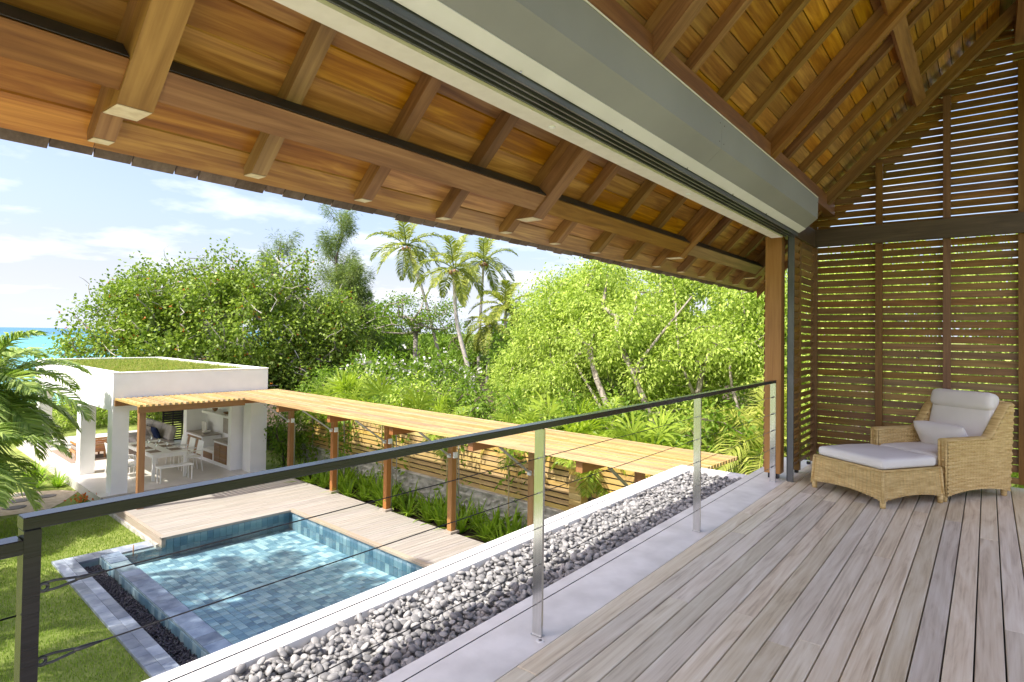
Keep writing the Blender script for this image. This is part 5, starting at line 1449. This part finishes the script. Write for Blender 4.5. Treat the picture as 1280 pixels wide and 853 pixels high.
    c = np.column_stack([np.cos(a) * dist, np.sin(a) * dist, zz])
    V, F = leaf_geo(c, rw.normal(size=(n, 3)), rw.normal(size=(n, 3)) + np.array([0, 0, .8]), rw.uniform(.4, .75, n), rw.uniform(.25, .45, n))
    o = link('far_wood', fast_mesh('far_wood', V, F, 'leaf_mid')); tag(o, 'dark green wood far behind the palms', 'wood', kind='stuff')
    # shrubs filling in behind the fence
    rs = np.random.default_rng(90)
    for i in range(13):
        u, v = 11.2 + rs.uniform(0, 1.8), 5.2 + i * 1.22 + rs.uniform(-.2, .2)
        q = gw(u, v, -1.75); r_ = rs.uniform(.7, 1.05)
        tree('leafy_shrub', 'leafy green shrub growing behind the slat fence', 'shrub', q, [(q[0], q[1], -1.4)], .03, [(q[0], q[1], -.85 + rs.uniform(-.1, .2), r_, r_, .75)], 26, 62, .22, .15, .06, ('leaf_mid', 'leaf_light', 'leaf_mid')[i % 3], 'bark_brown', 100 + i, .25, 'shrubs behind the fence', shell=.45)
    for i in range(12):
        u, v = 9.5 + rs.uniform(.4, 1.6), 6.0 + i * 1.12 + rs.uniform(-.3, .3)
        if i in (4,): continue
        q = gw(max(u, 10.6), v, -1.7)
        if i % 2:
            palm('feather_palm', 'young feather palm arching up behind the pergola roof', q, [(q[0], q[1], -1.4), (q[0], q[1], -1.15)], .05, 12, 'leaf_fan', 'bamboo_stake', 300 + i, L_=1.15 * rs.uniform(.85, 1.2), nl=34, Ll=.42, Lw=.026, elr=(.1, 1.35), droop=1.2, hang=.6, group='feather palms behind the pergola')
            continue
        V, F = fan_palm_geo(16, .85, .72, rs)
        o = link('fan_palm', fast_mesh('fan_palm', V * rs.uniform(.9, 1.25) + np.array([0, 0, .35]), F, 'leaf_fan')); o.location = q
        tag(o, 'bright green fan palm poking up behind the pergola roof', 'palm', 'fan palms behind the pergola')
    # pale feather palm drooping near the corner post
    palm('areca_palm', 'pale yellow green palm with drooping fronds near the corner post', (12.9, 3.55, -2.2), [(12.9, 3.55, -1.4), (12.9, 3.55, -.85)], .07, 16, 'leaf_areca', 'bamboo_stake', 130, L_=2.2, nl=54, Ll=.65, Lw=.028, elr=(-.1, 1.3), droop=1.3, hang=.9)
    palm('areca_palm', 'pale palm with a few dry fronds lying on the pergola end', (11.8, 6.6, -2.0), [(11.8, 6.6, -1.6), (11.75, 6.6, -1.2)], .07, 11, 'leaf_fan', 'bamboo_stake', 131, L_=1.5, nl=38, Ll=.45, Lw=.03, elr=(-.1, 1.3), droop=1.1, hang=.8)
    # palm by the lawn, its fronds reaching over the path
    b = gw(2.05, 18.9)
    palm('garden_palm', 'big feather palm beside the lawn, fronds brushing the pavilion', b, [(b[0], b[1], -1.8), (b[0] - .05, b[1], -.1)], .13, 36, 'leaf_palm', 'bark_grey', 140, L_=2.55, nl=76, Ll=.85, Lw=.055, elr=(-.55, 1.4), droop=1.0, hang=.75)
    b = gw(1.35, 17.2)
    palm('garden_palm', 'shorter feather palm in front of the big one at the lawn edge', b, [(b[0], b[1], -2.2), (b[0], b[1], -1.35)], .13, 19, 'leaf_palm', 'bark_grey', 141, L_=2.2, nl=60, Ll=.75, Lw=.055, elr=(-.1, 1.35), droop=1.0, hang=.75)
    # shade trees on the open side of the lawn (they throw the dappled shade on the pool)
    for i, (u, v, h) in enumerate(((-1.9, 9.0, 2.2), (-1.7, 13.2, 1.4), (-1.9, 12.0, 6.0), (-1.1, 9.6, 5.8))):
        b = gw(u, v)
        palm('shade_palm', 'feather palm on the open side of the lawn', b, [(b[0], b[1], -1.5), (b[0], b[1], h - .6)], .14, 17, 'leaf_palm', 'bark_grey', 150 + i, L_=2.9, nl=44, Ll=.8, Lw=.06, elr=(-.4, 1.2), droop=1.0, hang=.7, group='palms along the open side of the lawn')
    # ferny ground plants under the palms
    for i in range(16):
        u, v = rs.uniform(1.6, 4.5), rs.uniform(21.2, 23.2)
        if i < 4: u, v = rs.uniform(.6, 1.9), rs.uniform(14.5, 18)
        V, F = strap_clump(34, .55, .045, rs, rise=.95)
        o = link('border_plant', fast_mesh('border_plant', V * rs.uniform(.8, 1.2), F, 'leaf_lily')); o.location = gw(u, v, -3.05); o.rotation_euler.z = rs.uniform(0, 6)
        tag(o, 'green leafy border plant beside the sandy path', 'plant', 'border plants by the path')
    for i, (u, v, lab) in enumerate(((4.15, 18.3, 'orange flowering plant at the foot of the pavilion column'), (1.5, 16.3, 'orange flowering plant at the edge of the lawn'))):
        rs2 = np.random.default_rng(170 + i); p = thing('flowering_plant', gw(u, v), lab, 'plant')
        V, F = strap_clump(26, .32, .05, rs2); link('leaves', fast_mesh('leaves', V + np.array(gw(u, v)), F, 'leaf_mid'), p)
        c = np.array(gw(u, v)) + np.array([0, 0, .28]) + rs2.normal(size=(40, 3)) * np.array([.14, .14, .05])
        V, F = leaf_geo(c, rs2.normal(size=c.shape), rs2.normal(size=c.shape), np.full(40, .08), np.full(40, .06)); link('blossoms', fast_mesh('blossoms', V, F, 'petal_orange'), p)
    # lily clumps under the pergola
    geos = [fast_mesh('lily_clump', *strap_clump(30, .72, .055, rs, rise=1.0), 'leaf_lily') for _ in range(4)]
    v = 17.4; i = 0
    while v > 8.3:
        for u in (9.32, 9.72, 9.98):
            o = link('lily_clump', geos[i % 4]); s_ = rs.uniform(.75, 1.15)
            o.location = gw(u + rs.uniform(-.12, .12), v + rs.uniform(-.15, .15), -2.98); o.scale = (s_, s_, s_ * rs.uniform(.85, 1.15)); o.rotation_euler.z = rs.uniform(0, 6)
            tag(o, 'arching strap leaved lily clump in the bed under the pergola', 'plant', 'lily clumps under the pergola'); i += 1
        v -= .62
    # climbers on stakes against the wall
    for i, v in enumerate((17.3, 16.2, 15.3, 13.6, 12.9, 11.0, 10.5, 9.0, 8.3)):
        u = 9.85 + rs.uniform(-.1, .1); b = np.array(gw(u, v, -2.98)); p = thing('climbing_plant', tuple(b), 'leafy climber on a thin stake against the rough wall', 'plant', 'climbers under the pergola')
        h = rs.uniform(1.9, 2.4)
        MB().tube([b, b + np.array([.03, .02, h * .5]), b + np.array([0, .03, h])], .018, 6).build('stem', 'bamboo_stake' if i % 2 else 'bark_grey', p)
        n = 170 if i in (0, 1, 2) else 46
        t = rs.uniform(.15, 1, n) ** (.8); q = b + np.array([0, 0, h]) * t[:, None] + rs.normal(size=(n, 3)) * np.array([.17, .17, .08])
        V, F = leaf_geo(q, rs.normal(size=(n, 3)) + np.array([0, 0, -.6]), rs.normal(size=(n, 3)) + np.array([-.6, 0, .8]), rs.uniform(.12, .22, n), rs.uniform(.05, .09, n)); link('leaves', fast_mesh('leaves', V, F, 'leaf_mid'), p)
    # shrub hanging by the pavilion's end wall
    q = gw(9.55, 18.4, -2.98)
    tree('hanging_shrub', 'dark trailing shrub beside the pavilion end wall', 'shrub', q, [(q[0], q[1], -2.2)], .05, [(q[0], q[1], -1.35, .7, .6, .75), (q[0] + .3, q[1] - .3, -2.3, .7, .6, .6)], 60, 60, .17, .11, .05, 'leaf_mid', 'bark_brown', 160, .5, shell=.3)
    # hedge beyond the pavilion
    for i in range(7):
        q = gw(2.6 + i * 1.25, 33.5 + rs.uniform(-.8, .8))
        tree('hedge_shrub', 'bright green shrub on the far lawn behind the pavilion', 'shrub', q, [(q[0], q[1], -2.7)], .04, [(q[0], q[1], -2.35, .95, .95, .75)], 24, 60, .28, .18, .08, 'leaf_light', 'bark_brown', 180 + i, .2, 'shrubs on the far lawn', shell=.5)
    # lawn grass in view
    grass_field('lawn_grass', 90000, (-1.2, 4.44), (7.0, 19.0), -3.05, (.02, .05), 'grass_blade', None, GM, 5, .005,
                hole=lambda u, v: ((u > 2.78) & (v < 14.46)) | ((v > 18.6) & (u > 1.6)))
planting()

# ------------------------------------------------------------------ white house glimpsed among the trees
def far_house():
    p = thing('white_house', (45, 40, -3), 'white house glimpsed between the palm trunks', 'house')
    MB().box(41, 49, 36, 44, -3, -1.4).build('wall', 'white_paint', p)
    MB().box(40.6, 49.4, 35.6, 44.4, -1.4, -1.15).build('roof', 'white_paint', p)
    for y in (37.2, 39.6, 42): MB().box(40.97, 41.0, y, y + 1.2, -2.7, -1.7).build('window', 'track_black', p)
far_house()
